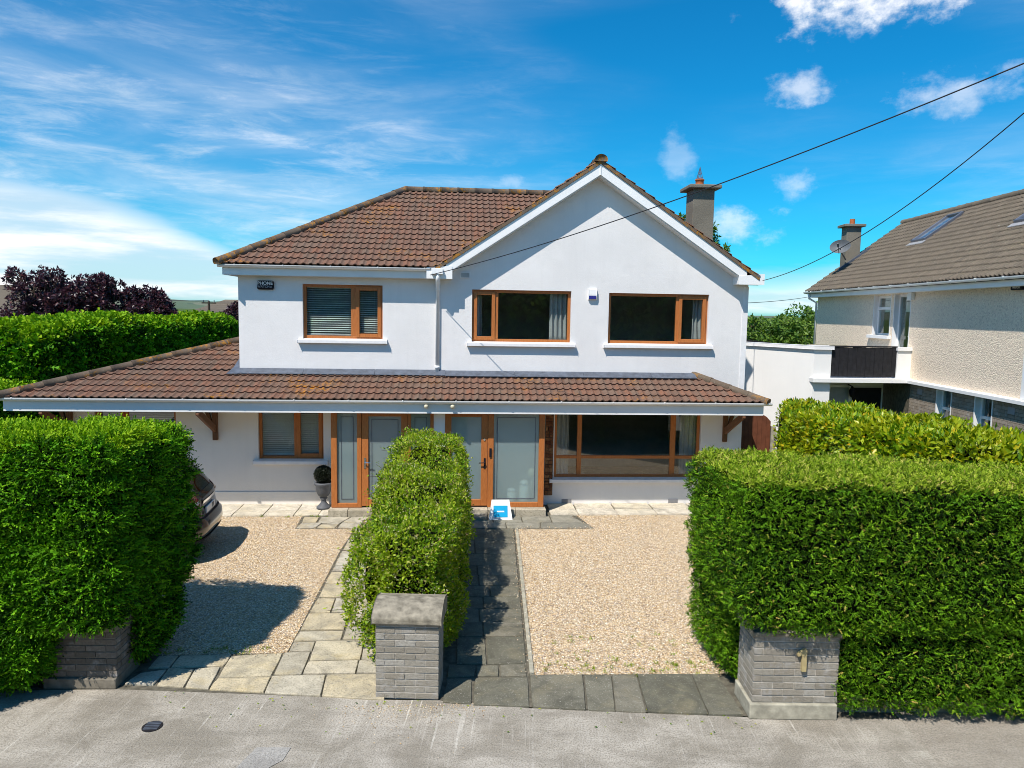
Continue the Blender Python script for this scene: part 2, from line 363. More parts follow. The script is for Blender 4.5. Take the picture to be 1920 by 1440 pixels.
def mk_gravel(name):
    m, nt, N = nodes(name); pos = N('ShaderNodeNewGeometry').outputs['Position']
    v = N('ShaderNodeTexVoronoi', {'Vector': pos, 'Scale': 50., 'Randomness': 1.}).outputs
    r = N('ShaderNodeSeparateColor', {0: v[1]}).outputs
    c = N_ramp(N, r[0], GRAV); c = N_mix(N, N_mr(N, v[0], .4, .8, 0, .55), c, (.16, .12, .08))
    big = N_noise(N, pos, 1.4, 5, .6); c = N_mix(N, N_mr(N, big, .42, .72, 0, .30), c, (.45, .36, .26))
    finish(nt, N, c, .85, .25, N_math(N, 'MULTIPLY', v[0], -1.), .9, .02); return m
GRAV = [(0, (.15, .095, .055)), (.10, (.43, .28, .135)), (.22, (.68, .53, .33)), (.36, (.45, .325, .19)), (.5, (.82, .72, .54)), (.64, (.60, .40, .19)), (.76, (.27, .245, .235)), (.84, (.71, .56, .41)), (.92, (.58, .49, .36)), (1, (.90, .85, .74))]
M['gravel'] = mk_gravel('gravel_bed')
def mk_pebble():
    m, nt, N = nodes('pebble'); c = N_ramp(N, N('ShaderNodeNewGeometry').outputs['Random Per Island'], GRAV); finish(nt, N, c, .75, .3); return m
M['pebble'] = mk_pebble()
def mk_concrete(name, a, b, ang, scr):
    m, nt, N = nodes(name); pos = N('ShaderNodeNewGeometry').outputs['Position']
    rp = N('ShaderNodeMapping', {0: pos, 'Rotation': (0, 0, R(ang))}).outputs[0]
    n1 = N_noise(N, pos, 1.3, 8, .68, .6); n2 = N_noise(N, pos, 55, 6, .75); n3 = N_noise(N, pos, 150, 3, .7)
    c = N_mix(N, N_mr(N, n1, .40, .60), a, b)
    sw = N_noise(N, N('ShaderNodeMapping', {0: rp, 'Scale': (.7, 5, 1)}).outputs[0], 1.5, 6, .6, .5)
    c = N_mix(N, N_mr(N, sw, .48, .70, 0, .4), c, tuple(x*.62 for x in a))
    c = N_mix(N, N_mr(N, n2, .46, .62, 0, .8), c, tuple(x*.50 for x in a)); c = N_mix(N, N_mr(N, n3, .54, .66, 0, .7), c, (.56, .54, .50))
    if scr:
        s = N_noise(N, N('ShaderNodeMapping', {0: rp, 'Scale': (16, .6, 1), 'Location': (3.3, 0, 0)}).outputs[0], 1.0, 3, .5)
        ms = N_mr(N, N_noise(N, pos, .9, 4, .55), .46, .62)
        br = N_mr(N, N_noise(N, pos, 30, 4, .7), .40, .60, .25, 1.)
        c = N_mix(N, N_math(N, 'MULTIPLY', N_math(N, 'MULTIPLY', N_mr(N, s, .625, .665, 0, .85), ms), br), c, (.66, .63, .56))
        s2 = N_noise(N, N('ShaderNodeMapping', {0: rp, 'Scale': (60, 1.2, 1)}).outputs[0], 1.0, 4, .6); c = N_mix(N, N_mr(N, s2, .56, .72, 0, .3), c, (.62, .59, .53))
    finish(nt, N, c, .92, .2, N_math(N, 'ADD', n2, n3), .6, .012); return m
M['conc'] = mk_concrete('worn_concrete', (.28, .25, .20), (.47, .43, .365), 6.3, True)
M['conc2'] = mk_concrete('plain_concrete', (.30, .265, .215), (.38, .34, .28), 6.3, False)
M['conc3'] = mk_concrete('patch_concrete', (.33, .315, .29), (.40, .385, .355), 30, False)
M['asphalt'] = plain('asphalt', (.05, .05, .05), .9, .2, .3, 20, .6, 80)
def mk_grass():
    m, nt, N = nodes('rough_grass'); pos = N('ShaderNodeNewGeometry').outputs['Position']
    finish(nt, N, N_ramp(N, N_noise(N, pos, .6, 8, .7), [(.3, (.05, .085, .02)), (.6, (.08, .12, .03)), (.8, (.11, .11, .05))]), .95, .1, N_noise(N, pos, 20, 4), .8, .03); return m
M['grass'] = mk_grass()
def mk_hill():
    m, nt, N = nodes('hill_land'); pos = N('ShaderNodeNewGeometry').outputs['Position']
    v = N('ShaderNodeTexVoronoi', {'Vector': pos, 'Scale': .012}).outputs[1]
    finish(nt, N, N_mix(N, .5, N_ramp(N, N('ShaderNodeSeparateColor', {0: v}).outputs[0], [(0, (.04, .08, .035)), (.5, (.10, .15, .06)), (1, (.20, .20, .12))]), (.10, .13, .12)), .95, .1); return m
M['hill'] = mk_hill()
def mk_carpaint():
    m, nt, N = nodes('black_car_paint')
    finish(nt, N, (.010, .0095, .009), .22, .5, **{'Coat Weight': .9, 'Coat Roughness': .03, 'Metallic': .35}); return m
M['paint'] = mk_carpaint()
M['lamp_red'] = plain('red_lens', (.20, .02, .03), .12, .6, .1)
M['lamp_clear'] = plain('clear_lens', (.50, .46, .50), .12, .6, .1)
M['orange'] = plain('orange_reflector', (.6, .12, .02), .3, .5)
def mk_stone_strip():
    m, nt, N = nodes('rust_stone'); pos = N('ShaderNodeNewGeometry').outputs['Position']
    c = N_ramp(N, rnd_value(N), [(0, (.10, .035, .018)), (.35, (.24, .11, .045)), (.7, (.15, .055, .025)), (1, (.30, .17, .08))])
    finish(nt, N, N_mix(N, N_mr(N, N_noise(N, pos, 30, 5), .4, .7, 0, .6), c, (.06, .03, .02)), .85, .2, N_noise(N, pos, 60, 4), .8, .01); return m
M['ruststone'] = mk_stone_strip()
M['stepstone'] = mk_slab('step_stone', [(0, (.46, .41, .31)), (1, (.54, .49, .39))], (.45, .39, .28))
M['conifer'] = leaf_mat('conifer_spray', [(0, (.004, .016, .001)), (.28, (.016, .062, .002)), (.5, (.055, .200, .004)), (.8, (.115, .340, .008)), (1, (.24, .46, .016))], (.10, .28, .006), .12, .6, .1)
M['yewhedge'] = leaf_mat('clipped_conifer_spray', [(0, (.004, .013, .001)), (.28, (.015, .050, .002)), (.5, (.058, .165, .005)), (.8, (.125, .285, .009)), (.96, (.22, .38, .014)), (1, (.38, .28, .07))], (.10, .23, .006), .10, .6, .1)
M['yewtop'] = leaf_mat('sunlit_olive_clipped_tips', [(0, (.06, .11, .006)), (.3, (.16, .26, .012)), (.6, (.26, .36, .02)), (.85, (.36, .43, .045)), (1, (.50, .40, .13))], (.19, .30, .012), .12, .6, .1)  # olive clipped tips, with the sunlit brightness of the top put into the colour
M['conifertop'] = leaf_mat('sunlit_fresh_conifer_tips', [(0, (.06, .15, .003)), (.3, (.13, .29, .006)), (.6, (.20, .38, .009)), (1, (.34, .48, .02))], (.22, .38, .008), .15, .6, .1)  # fresh yellow-green tips, sun on the hedge top painted in as paler colour
M['privet'] = leaf_mat('privet_leaf', [(0, (.03, .075, .003)), (.25, (.10, .22, .006)), (.6, (.24, .37, .010)), (.84, (.37, .47, .018)), (.92, (.50, .49, .12)), (1, (.26, .17, .11))], (.33, .40, .012), .28, .5, .25, 1.8)
M['laurel'] = leaf_mat('laurel_leaf', [(0, (.04, .11, .004)), (.25, (.10, .22, .006)), (.55, (.22, .35, .008)), (.82, (.36, .43, .012)), (.96, (.52, .46, .02)), (1, (.66, .42, .015))], (.38, .38, .008), .28, .4, .4)
M['purple'] = leaf_mat('purple_leaf', [(0, (.020, .010, .018)), (.5, (.050, .022, .036)), (.85, (.085, .032, .045)), (1, (.15, .05, .055))], None, .25, .35, .5)
M['treeleaf'] = leaf_mat('tree_leaf', [(0, (0.042, 0.091, 0.017)), (.5, (0.084, 0.175, 0.025)), (.85, (0.140, 0.252, 0.031)), (1, (0.224, 0.308, 0.042))], (0.168, 0.252, 0.028), .25, pscale=.5)
M['topiary'] = leaf_mat('dark_topiary', [(0, (.006, .010, .006)), (1, (.018, .026, .012))], None, .1)
M['flower'] = leaf_mat('cream_flower', [(0, (.55, .52, .32)), (1, (.70, .66, .45))], None, .2)

# ------------------------------------------------------------------ setting: ground, footpath, drives
def struct(o): o['kind'] = 'structure'; return o
g = MB(); g.poly([(-2500, -600, -.05), (2500, -600, -.05), (2500, 3500, -.05), (-2500, 3500, -.05)])
struct(g.build('ground', M['grass']))
BND = [(-30, 11.3), (-5.07, 8.14), (-3.77, 8.09), (-.88, 7.72), (-.2, 7.68), (.77, 7.48), (3.09, 7.2), (4.73, 7.09)]
g = MB(); g.poly([(-30, 3.5, 0), (4.29, 3.5, 0)]+[(x, y, 0) for x, y in reversed(BND)]); struct(g.build('footpath', M['conc']))
g = MB(); g.poly([(4.30, 3.5, .003), (30, 3.5, .003), (30, 6.2, .003), (6.3, 7.3, .003), (4.74, 7.3, .003)]); struct(g.build('footpath_bay', M['conc2']))
g = MB(); g.poly([(-1.60, 6.86, .006), (-1.93, 6.88, .006), (-2.15, 6.2, .006), (-1.78, 6.2, .006), (-1.70, 6.42, .006), (-1.73, 6.55, .006), (-1.63, 6.66, .006)]); struct(g.build('footpath_patch', M['conc3']))
g = MB(); g.box(-30, 30, 3.2, 3.5, -.14, .004); struct(g.build('kerb', M['plinth'], None, False, .02))
g = MB(); g.poly([(-60, -6, -.04), (60, -6, -.04), (60, 3.2, -.04), (-60, 3.2, -.04)]); struct(g.build('road', M['conc2']))
g = MB(); g.poly([(-9.5, 8.72, -.002), (-5.07, 8.16, -.002), (-3.77, 8.10, -.002), (-.2, 7.70, -.002), (.77, 7.50, -.002), (3.09, 7.22, -.002), (4.04, 7.1, -.002), (7, 7.0, -.002), (7, 15.9, -.002), (-9.5, 15.9, -.002)])
struct(g.build('garden_soil', M['mortar_dark']))
LG = [(-8.6, 8.85), (-2.10, 8.86), (-2.08, 12.75), (-2.0, 14.08), (-3.15, 14.08), (-3.2, 14.96), (-8.6, 14.96)]
RG = [(.88, 8.2), (3.25, 8.12), (3.4, 9.4), (6.2, 12), (6.2, 14.94), (2.5, 14.95), (2.7, 14.0), (1.12, 14.0)]
def inpoly(px, py, P):
    c = np.zeros(len(px), bool); n = len(P)
    for i in range(n):
        x0, y0 = P[i]; x1, y1 = P[i-1]
        c ^= ((y0 > py) != (y1 > py)) & (px < (x1-x0)*(py-y0)/((y1-y0) or 1e-9)+x0)
    return c
PEB_V = np.array([(1, 0, 0), (-.9, .1, 0), (.1, .8, 0), (-.1, -.8, .1), (0, .1, .55), (0, 0, -.5)], float)
PEB_F = np.array([(0, 2, 4), (2, 1, 4), (1, 3, 4), (3, 0, 4), (2, 0, 5), (1, 2, 5), (3, 1, 5), (0, 3, 5)])
def rot_frames(n, tilt=1.):
    a = rng.normal(size=(n, 3)); a[:, 2] *= tilt; a /= np.linalg.norm(a, axis=1)[:, None]
    b = rng.normal(size=(n, 3)); b -= a*(a*b).sum(1)[:, None]; b /= np.linalg.norm(b, axis=1)[:, None]
    return np.stack([a, b, np.cross(a, b)], 1)
def scatter(TV, TF, pos, fr, size):
    """copies of a template (TV verts in frame axes) -> V, F arrays"""
    n, k = len(pos), len(TV)
    V = np.einsum('vi,nij->nvj', TV, fr)*(size[:, None, None] if size.ndim == 1 else size[:, None, :])+pos[:, None, :]
    F = TF[None]+(np.arange(n)*k)[:, None, None]
    return V.reshape(-1, 3), F.reshape(-1, TF.shape[1])
def frames(nrm, out, upb, wild, flat=1.):
    """rows: side, along, face normal; 'along' leans out of the surface"""
    n = len(nrm); r = rng.normal(size=(n, 3))*np.array([1, 1, flat]); r -= nrm*(r*nrm).sum(1)[:, None]; r /= np.linalg.norm(r, axis=1)[:, None]
    al = nrm*out[:, None]+r*(1-out)[:, None]+np.array([0, 0, upb])+rng.normal(size=(n, 3))*.15; al /= np.linalg.norm(al, axis=1)[:, None]
    fn = nrm+rng.normal(size=(n, 3))*wild; fn -= al*(fn*al).sum(1)[:, None]; fn /= np.linalg.norm(fn, axis=1)[:, None]
    sd = np.cross(al, fn); return np.stack([sd, al, fn], 1)
def gravel(poly, n, seed):
    o = MB().poly([(x, y, .004) for x, y in poly]).build('gravel_drive', M['gravel']); struct(o)
    P = np.array(poly); lo, hi = P.min(0), P.max(0)
    x = rng.uniform(lo[0], hi[0], n*2); y = rng.uniform(lo[1], hi[1], n*2)
    k = inpoly(x, y, poly) & (x > -6.2) & (x < 5.2); x, y = x[k][:n], y[k][:n]
    V, F = scatter(PEB_V, PEB_F[:4], np.stack([x, y, np.full(len(x), .005)], 1), frames(np.tile([0, 0, 1.], (len(x), 1)), np.zeros(len(x)), 0, .3), rng.uniform(.007, .017, len(x)))
    p = np_mesh('pebbles', V, F, M['pebble'], o); p['kind'] = 'stuff'
    return o
gravel(LG, 42000, 1); gravel(RG, 46000, 2)

# ------------------------------------------------------------------ paving: every slab its own piece
def slab_obj(quad, z, mat, parent, t=.05, shrink=-.002, name='paving_slab'):
    q = [Vector((x, y, 0)) for x, y in quad]; c = sum(q, Vector())/len(q)
    if sum((q[i].x*q[(i+1) % len(q)].y-q[(i+1) % len(q)].x*q[i].y) for i in range(len(q))) < 0: q = q[::-1]
    n = len(q)
    # subdivide each edge and roughen it, so that the riven edges are not ruler straight
    ring = []
    for i in range(n):
        a, b = q[i], q[(i+1) % n]
        for k in range(3):
            p = a.lerp(b, k/3); d = (c-p).normalized()
            ring.append(p+d*(shrink+random.uniform(0, .005)+(.006 if k == 0 else 0)))
    m = len(ring); zz = z+random.uniform(-.004, .004)
    tx, ty = random.uniform(-.006, .006), random.uniform(-.006, .006)
    mb = MB(); top = []
    for p in ring:
        d = (c-p).normalized(); top.append((p.x+d.x*.006, p.y+d.y*.006, zz+tx*(p.x-c.x)+ty*(p.y-c.y)+random.uniform(-.002, .002)))
    mid = [(p.x, p.y, zz-.007+random.uniform(-.002, .002)) for p in ring]; bot = [(p.x, p.y, zz-t) for p in ring]
    mb.add(top+mid+bot, [tuple(range(m))]+[(m+i, m+(i+1) % m, (i+1) % m, i) for i in range(m)]+[(2*m+i, 2*m+(i+1) % m, m+(i+1) % m, m+i) for i in range(m)])
    return mb.build(name, mat, parent)
def paving(name, poly, z, mat):
    o = MB().poly([(x, y, z) for x, y in poly]).build(name, mat); return struct(o)
LEFT = [[(-2.12, 7.89), (-1.49, 7.8), (-1.52, 8.26), (-2.13, 8.27)], [(-1.48, 7.8), (-0.78, 7.69), (-0.84, 8.26), (-1.51, 8.27)], [(-2.75, 7.99), (-2.13, 7.9), (-2.14, 8.24), (-2.74, 8.23)], [(-2.74, 8.25), (-2.14, 8.28), (-2.15, 8.85), (-2.75, 8.78)], [(-2.12, 8.3), (-1.8, 8.29), (-1.81, 8.86), (-2.13, 8.85)], [(-1.79, 8.3), (-1.18, 8.3), (-1.19, 8.61), (-1.79, 8.59)], [(-1.17, 8.31), (-0.84, 8.3), (-0.87, 8.62), (-1.18, 8.62)], [(-1.78, 8.62), (-1.17, 8.64), (-1.19, 9.15), (-1.8, 9.15)], [(-1.16, 8.65), (-0.88, 8.64), (-0.93, 9.14), (-1.18, 9.15)], [(-2.08, 8.9), (-1.8, 8.89), (-1.81, 9.14), (-2.08, 9.13)], [(-2.09, 9.17), (-1.49, 9.19), (-1.5, 9.45), (-2.07, 9.44)], [(-2.07, 9.49), (-1.5, 9.5), (-1.5, 10.01), (-2.07, 10.01)], [(-1.47, 9.21), (-0.99, 9.19), (-1.05, 9.74), (-1.47, 9.73)], [(-2.06, 10.06), (-1.78, 10.06), (-1.79, 10.55), (-2.05, 10.56)], [(-1.76, 10.06), (-1.49, 10.05), (-1.49, 10.57), (-1.78, 10.56)], [(-1.43, 9.77), (-1.05, 9.78), (-1.13, 10.56), (-1.47, 10.56)], [(-2.04, 10.61), (-1.47, 10.62), (-1.49, 11.1), (-2.04, 11.12)], [(-1.45, 10.63), (-1.14, 10.62), (-1.19, 11.1), (-1.47, 11.1)], [(-2.05, 11.16), (-1.76, 11.16), (-1.76, 11.65), (-2.04, 11.66)], [(-1.74, 11.17), (-1.2, 11.15), (-1.22, 11.4), (-1.73, 11.41)], [(-1.73, 11.45), (-1.23, 11.43), (-1.25, 11.67), (-1.75, 11.68)], [(-2.04, 11.72), (-1.26, 11.7), (-1.28, 11.95), (-2.03, 11.96)], [(-2.03, 12.0), (-1.75, 12.0), (-1.77, 12.67), (-2.03, 12.71)], [(-1.72, 12.0), (-1.29, 11.99), (-1.36, 12.66), (-1.75, 12.67)], [(-3.03, 8.04), (-2.76, 8.0), (-2.79, 8.51), (-3.07, 8.47)], [(-3.36, 8.1), (-3.05, 8.05), (-3.08, 8.47), (-3.38, 8.5)], [(-3.73, 8.15), (-3.4, 8.11), (-3.39, 8.47), (-3.66, 8.39)], [(-3.37, 8.52), (-2.76, 8.54), (-2.76, 8.84), (-3.37, 8.82)], [(-3.62, 8.5), (-3.39, 8.52), (-3.39, 8.82), (-3.62, 8.82)]]
LEFT += [[(-2.02, 12.75), (-1.66, 12.74), (-1.66, 13.35), (-2.02, 13.36)], [(-1.63, 12.74), (-1.3, 12.74), (-1.3, 13.35), (-1.63, 13.35)], [(-2.0, 13.4), (-1.3, 13.39), (-1.3, 14.02), (-1.98, 14.03)]]
LEFT += [[(-3.14, 14.12), (-2.78, 14.12), (-2.70, 14.46), (-3.1, 14.46)], [(-3.1, 14.49), (-2.83, 14.49), (-2.83, 14.85), (-3.14, 14.85)], [(-2.74, 14.12), (-2.38, 14.11), (-2.36, 14.33), (-2.71, 14.33)], [(-2.79, 14.49), (-2.36, 14.36), (-2.2, 14.85), (-2.79, 14.85)], [(-2.34, 14.12), (-1.95, 14.1), (-1.9, 14.42), (-2.32, 14.42)], [(-2.31, 14.45), (-1.8, 14.45), (-1.8, 14.85), (-2.17, 14.85)], [(-1.9, 14.1), (-1.3, 14.1), (-1.3, 14.85), (-1.77, 14.85)]]
pv = paving('paving_bed', [(-8.7, 8.12), (-3.77, 8.06), (-.9, 7.74), (-.9, 8.9), (-1.2, 14.9), (-3.2, 14.9), (-3.2, 14.1), (-2.06, 14.1), (-2.06, 8.9), (-8.7, 8.9)], .001, M['mortar_dark'])
for q in LEFT: slab_obj(q, .022, M['slab'], pv)
x = -8.2; pw = paving('paving_bed', [(-8.4, 14.95), (-1.2, 14.95), (-1.2, 15.9), (-8.4, 15.9)], .001, M['mortar_dark'])
while x < -2.7:
    w = random.choice((.5, .62, .78, .95)); w = min(w, -2.64-x); sk = .06
    if random.random() < .35:
        slab_obj([(x, 14.97), (x+w-.012, 14.97), (x+w-.012, 15.36), (x, 15.36)], .03, M['slab_house'], pw); slab_obj([(x, 15.38), (x+w-.012, 15.38), (x+w-.012, 15.86), (x, 15.86)], .03, M['slab_house'], pw)
    else: slab_obj([(x, 14.97), (x+w-.012, 14.97), (x+w-.012, 15.86), (x, 15.86)], .03, M['slab_house'], pw)
    x += w
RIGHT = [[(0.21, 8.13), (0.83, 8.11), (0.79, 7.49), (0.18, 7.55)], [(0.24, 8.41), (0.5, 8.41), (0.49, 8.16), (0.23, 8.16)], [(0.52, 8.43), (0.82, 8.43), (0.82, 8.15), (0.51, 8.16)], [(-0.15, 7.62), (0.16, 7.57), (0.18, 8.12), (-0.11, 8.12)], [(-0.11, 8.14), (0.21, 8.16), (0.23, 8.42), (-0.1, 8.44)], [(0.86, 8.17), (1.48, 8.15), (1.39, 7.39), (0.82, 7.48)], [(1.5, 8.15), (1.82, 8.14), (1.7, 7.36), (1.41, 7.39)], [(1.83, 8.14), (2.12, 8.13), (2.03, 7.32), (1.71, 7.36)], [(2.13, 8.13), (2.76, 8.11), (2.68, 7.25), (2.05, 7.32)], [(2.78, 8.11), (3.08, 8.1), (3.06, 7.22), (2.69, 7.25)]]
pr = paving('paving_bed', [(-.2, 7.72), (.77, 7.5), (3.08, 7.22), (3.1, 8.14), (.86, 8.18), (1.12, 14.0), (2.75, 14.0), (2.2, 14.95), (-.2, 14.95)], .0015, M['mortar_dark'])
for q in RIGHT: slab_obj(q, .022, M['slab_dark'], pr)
y = 8.46
while y < 13.9:
    h = random.choice((.45, .6, .75)); h = min(h, 13.97-y)
    if h < .2: break
    e0, e1 = .84+.045*(y-8.4), .84+.045*(y+h-8.4); k = random.random(); s = random.uniform(.3, .55)
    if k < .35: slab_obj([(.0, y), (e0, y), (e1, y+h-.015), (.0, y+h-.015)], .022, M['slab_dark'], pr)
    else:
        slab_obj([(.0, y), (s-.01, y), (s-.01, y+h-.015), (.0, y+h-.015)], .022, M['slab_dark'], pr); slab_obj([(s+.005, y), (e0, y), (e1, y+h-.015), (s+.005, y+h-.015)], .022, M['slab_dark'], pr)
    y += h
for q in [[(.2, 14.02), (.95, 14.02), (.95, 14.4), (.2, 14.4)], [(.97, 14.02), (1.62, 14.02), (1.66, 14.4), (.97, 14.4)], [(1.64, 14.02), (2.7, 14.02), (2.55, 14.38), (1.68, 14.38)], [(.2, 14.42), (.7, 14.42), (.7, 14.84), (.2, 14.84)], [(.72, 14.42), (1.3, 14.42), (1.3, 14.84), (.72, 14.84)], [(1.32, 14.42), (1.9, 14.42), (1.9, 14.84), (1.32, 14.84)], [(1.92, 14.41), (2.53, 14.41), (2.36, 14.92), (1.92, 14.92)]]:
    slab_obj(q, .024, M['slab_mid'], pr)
x = 1.95; pw = paving('paving_bed', [(1.9, 14.95), (6.3, 14.95), (6.3, 15.9), (1.9, 15.9)], .001, M['mortar_dark'])
while x < 6.2:
    w = min(random.choice((.42, .6, .85)), 6.25-x)
    if w < .12: break
    slab_obj([(x, 14.95), (x+w-.012, 14.95), (x+w-.012, 15.40), (x, 15.40)], .03, M['slab_house'], pw); slab_obj([(x+.02, 15.42), (x+w-.012, 15.42), (x+w-.012, 15.86), (x+.02, 15.86)], .03, M['slab_house'], pw); x += w
# thin concrete edging beside the gravel
g = MB()
for a, b in (((.86, 8.2), (1.13, 14.0)),):
    g.prism([(a[0]-.0, a[1]), (a[0]+.05, a[1]), (b[0]+.05, b[1]), (b[0], b[1])], 2, -.03, .03)
struct(g.build('edging_strip', M['plinth']))
g = MB().tube([(-3.08, 7.29, -.05), (-3.08, 7.29, .006)], .10, 24); mh = tag(g.build('drain_cover', M['dark']), 'small round black iron cover set into the footpath', 'manhole')
for k in range(5):
    MB().box(-3.15, -3.01, 7.23+k*.03, 7.242+k*.03, .006, .012).build('rib', M['lead'], mh)

# ------------------------------------------------------------------ house
H = thing('white_house', 'white rendered two-storey house with brown tiled roofs and oak-coloured windows', 'house', (.8, 15.87, 0))
Y0 = 15.87
def wall_grid(mb, x0, x1, z0, z1, ya, yb, holes):
    xs = sorted({x0, x1, *[h[0] for h in holes], *[h[1] for h in holes]}); zs = sorted({z0, z1, *[h[2] for h in holes], *[h[3] for h in holes]})
    xs = [x for x in xs if x0 <= x <= x1]; zs = [z for z in zs if z0 <= z <= z1]
    def solid(i, j):
        if i < 0 or j < 0 or i >= len(xs)-1 or j >= len(zs)-1: return False
        cx, cz = (xs[i]+xs[i+1])/2, (zs[j]+zs[j+1])/2
        return not any(h[0] < cx < h[1] and h[2] < cz < h[3] for h in holes)
    for i in range(len(xs)-1):
        for j in range(len(zs)-1):
            if not solid(i, j): continue
            a, b, c, d = xs[i], xs[i+1], zs[j], zs[j+1]
            mb.poly([(a, ya, c), (b, ya, c), (b, ya, d), (a, ya, d)]); mb.poly([(a, yb, c), (a, yb, d), (b, yb, d), (b, yb, c)])
            if not solid(i-1, j): mb.poly([(a, ya, c), (a, ya, d), (a, yb, d), (a, yb, c)])
            if not solid(i+1, j): mb.poly([(b, ya, c), (b, yb, c), (b, yb, d), (b, ya, d)])
            if not solid(i, j-1): mb.poly([(a, ya, c), (a, yb, c), (b, yb, c), (b, ya, c)])
            if not solid(i, j+1): mb.poly([(a, ya, d), (b, ya, d), (b, yb, d), (a, yb, d)])
    return mb
W1 = (-3.33, -1.65, 3.62, 4.78); W2 = (.26, 2.41, 3.60, 4.73); W3 = (3.24, 5.47, 3.60, 4.71)
WB = (2.11, 5.41, .60, 2.16); WL = (-4.30, -2.92, 1.0, 2.16); WF = (-7.69, -6.01, 1.0, 2.16)
YR = 15.845
mb = MB()
wall_grid(mb, -8.32, -4.66, 0, 2.5, Y0, Y0+.3, [WF])
wall_grid(mb, -4.66, -.5, 0, 2.86, Y0, Y0+.3, [WL, (-2.35, -1.1, .1, 2.1)])
mb.build('lower_wall', M['render_warm'], H)
mb = MB()
wall_grid(mb, -4.66, -.5, 2.86, 5.12, Y0, Y0+.3, [W1])
wall_grid(mb, -.5, 6.345, 0, 5.0, YR, YR+.32, [WB, W2, W3, (-.1, .85, .1, 2.1)])
gp = [(-.5, 5.0), (6.345, 5.0), (6.345, 5.04), (2.93, 7.30), (-.5, 5.02)]
mb.prism(gp, 1, YR, YR+.3)
mb.box(6.05, 6.345, YR+.32, 22.5, 0, 5.0)      # right flank
mb.box(-4.66, -4.36, Y0+.3, 22.5, 0, 5.1)
mb.box(-8.32, -8.02, Y0+.3, 22.5, 0, 2.3)
mb.box(-4.36, 6.05, 22.2, 22.5, 0, 5.0)
mb.build('wall', M['render'], H)
# shallow corner pilaster strip on the right-hand corner
MB().box(6.23, 6.352, YR-.012, YR+.2, 2.6, 4.9).build('corner_strip', M['sill'], H)
# plinth line along the left wall
MB().box(-8.32, -2.66, Y0-.02, Y0+.01, .0, .30).build('plinth', M['render_warm'], H)
for b in ((-4.34, 6.04, 19.6, 19.75, 2.75, 4.99), (-8.0, 6.04, 19.6, 19.75, .07, 2.55), (-1.2, -1.1, 16.5, 19.58, .07, 2.58), (-1.2, -1.1, 16.5, 19.58, 2.76, 4.98), (2.75, 2.85, 16.3, 19.58, 2.76, 4.98)): MB().box(*b).build('inner_wall', M['inner'], H)
for b in ((-4.34, 6.04, 16.18, 19.75, 2.60, 2.74), (-4.34, 6.04, 16.18, 19.75, 5.0, 5.08), (-8.0, -4.34, 16.18, 19.6, 2.5, 2.56)): MB().box(*b).build('inner_ceiling', M['inner'], H)
MB().box(-8.0, 6.04, 16.18, 19.6, -.02, .06).build('inner_floor', M['inner_dark'], H)

def window(wx, y, mull, sash, transom=None, sill=True, fr=.062, name='window', lab=None, glass='glass', sillm='sill'):
    """wx: opening; y: wall face; mull: list of (x0,x1); sash: indexes of opening lights"""
    x0, x1, z0, z1 = wx; ya, yb = y+.075, y+.15
    mb = MB(); mb.box(x0, x0+fr, ya, yb, z0, z1); mb.box(x1-fr, x1, ya, yb, z0, z1)
    mb.box(x0+fr, x1-fr, ya+.001, yb, z0, z0+fr*1.15); mb.box(x0+fr, x1-fr, ya+.001, yb, z1-fr, z1)
    for a, b in mull: mb.box(a, b, ya+.002, yb, z0+fr*1.15, z1-fr)
    w = mb.build(name, M['wood'], H, False, .008)
    if lab: w['label'] = lab
    xs = [x0+fr]+[v for m in mull for v in m]+[x1-fr]
    lights = [(xs[i], xs[i+1]) for i in range(0, len(xs), 2)]
    for i, (a, b) in enumerate(lights):
        zz = [(z0+fr*1.15, z1-fr)]
        if transom and i not in sash:
            MB().box(a, b, ya+.003, yb-.002, transom[0], transom[1]).build('transom', M['wood'], w, False, .006); zz = [(zz[0][0], transom[0]), (transom[1], zz[0][1])]
        for c, d in zz:
            if i in sash:
                s = .052; m2 = MB(); q = .022
                m2.box(a-q, a+s, ya-.022, yb-.01, c-q, d+q); m2.box(b-s, b+q, ya-.022, yb-.01, c-q, d+q); m2.box(a+s, b-s, ya-.021, yb-.01, c-q, c+s); m2.box(a+s, b-s, ya-.021, yb-.01, d-s, d+q)
                m2.build('sash', M['wood'], w, False, .007); a2, b2, c2, d2 = a+s, b-s, c+s, d-s
            else: a2, b2, c2, d2 = a, b, c, d
            MB().box(a2-.004, b2+.004, ya+.03, ya+.036, c2-.004, d2+.004).build('pane', M[glass], w)
    if sill:
        mb = MB(); p = .10; mb.prism([(y+.08, z0+.015), (y-p, z0-.012), (y-p, z0-.085), (y+.08, z0-.085)], 0, x0-.10, x1+.10)
        mb.build('window_sill', M[sillm], w, False, .008)
    return w
window(W1, Y0, [(-2.33, -2.20)], [1], lab='window with white slatted blind under the left eave')
window(W2, YR, [(.74, .83)], [0]); window(W3, YR, [(4.76, 4.84)], [1])
window(WB, YR, [(2.63, 2.73), (4.74, 4.86)], [], (1.03, 1.10), lab='wide living-room window under the porch roof')
window(WL, Y0, [(-3.56, -3.47)], [1]); window(WF, Y0, [(-7.12, -7.02)], [0])
# inner doors behind the porch glass
MB().box(-2.3, -1.15, Y0+.1, Y0+.16, .1, 2.1).build('inner_door', M['wood'], H); MB().box(-.06, .82, Y0+.1, Y0+.16, .1, 2.1).build('inner_door', M['white'], H)

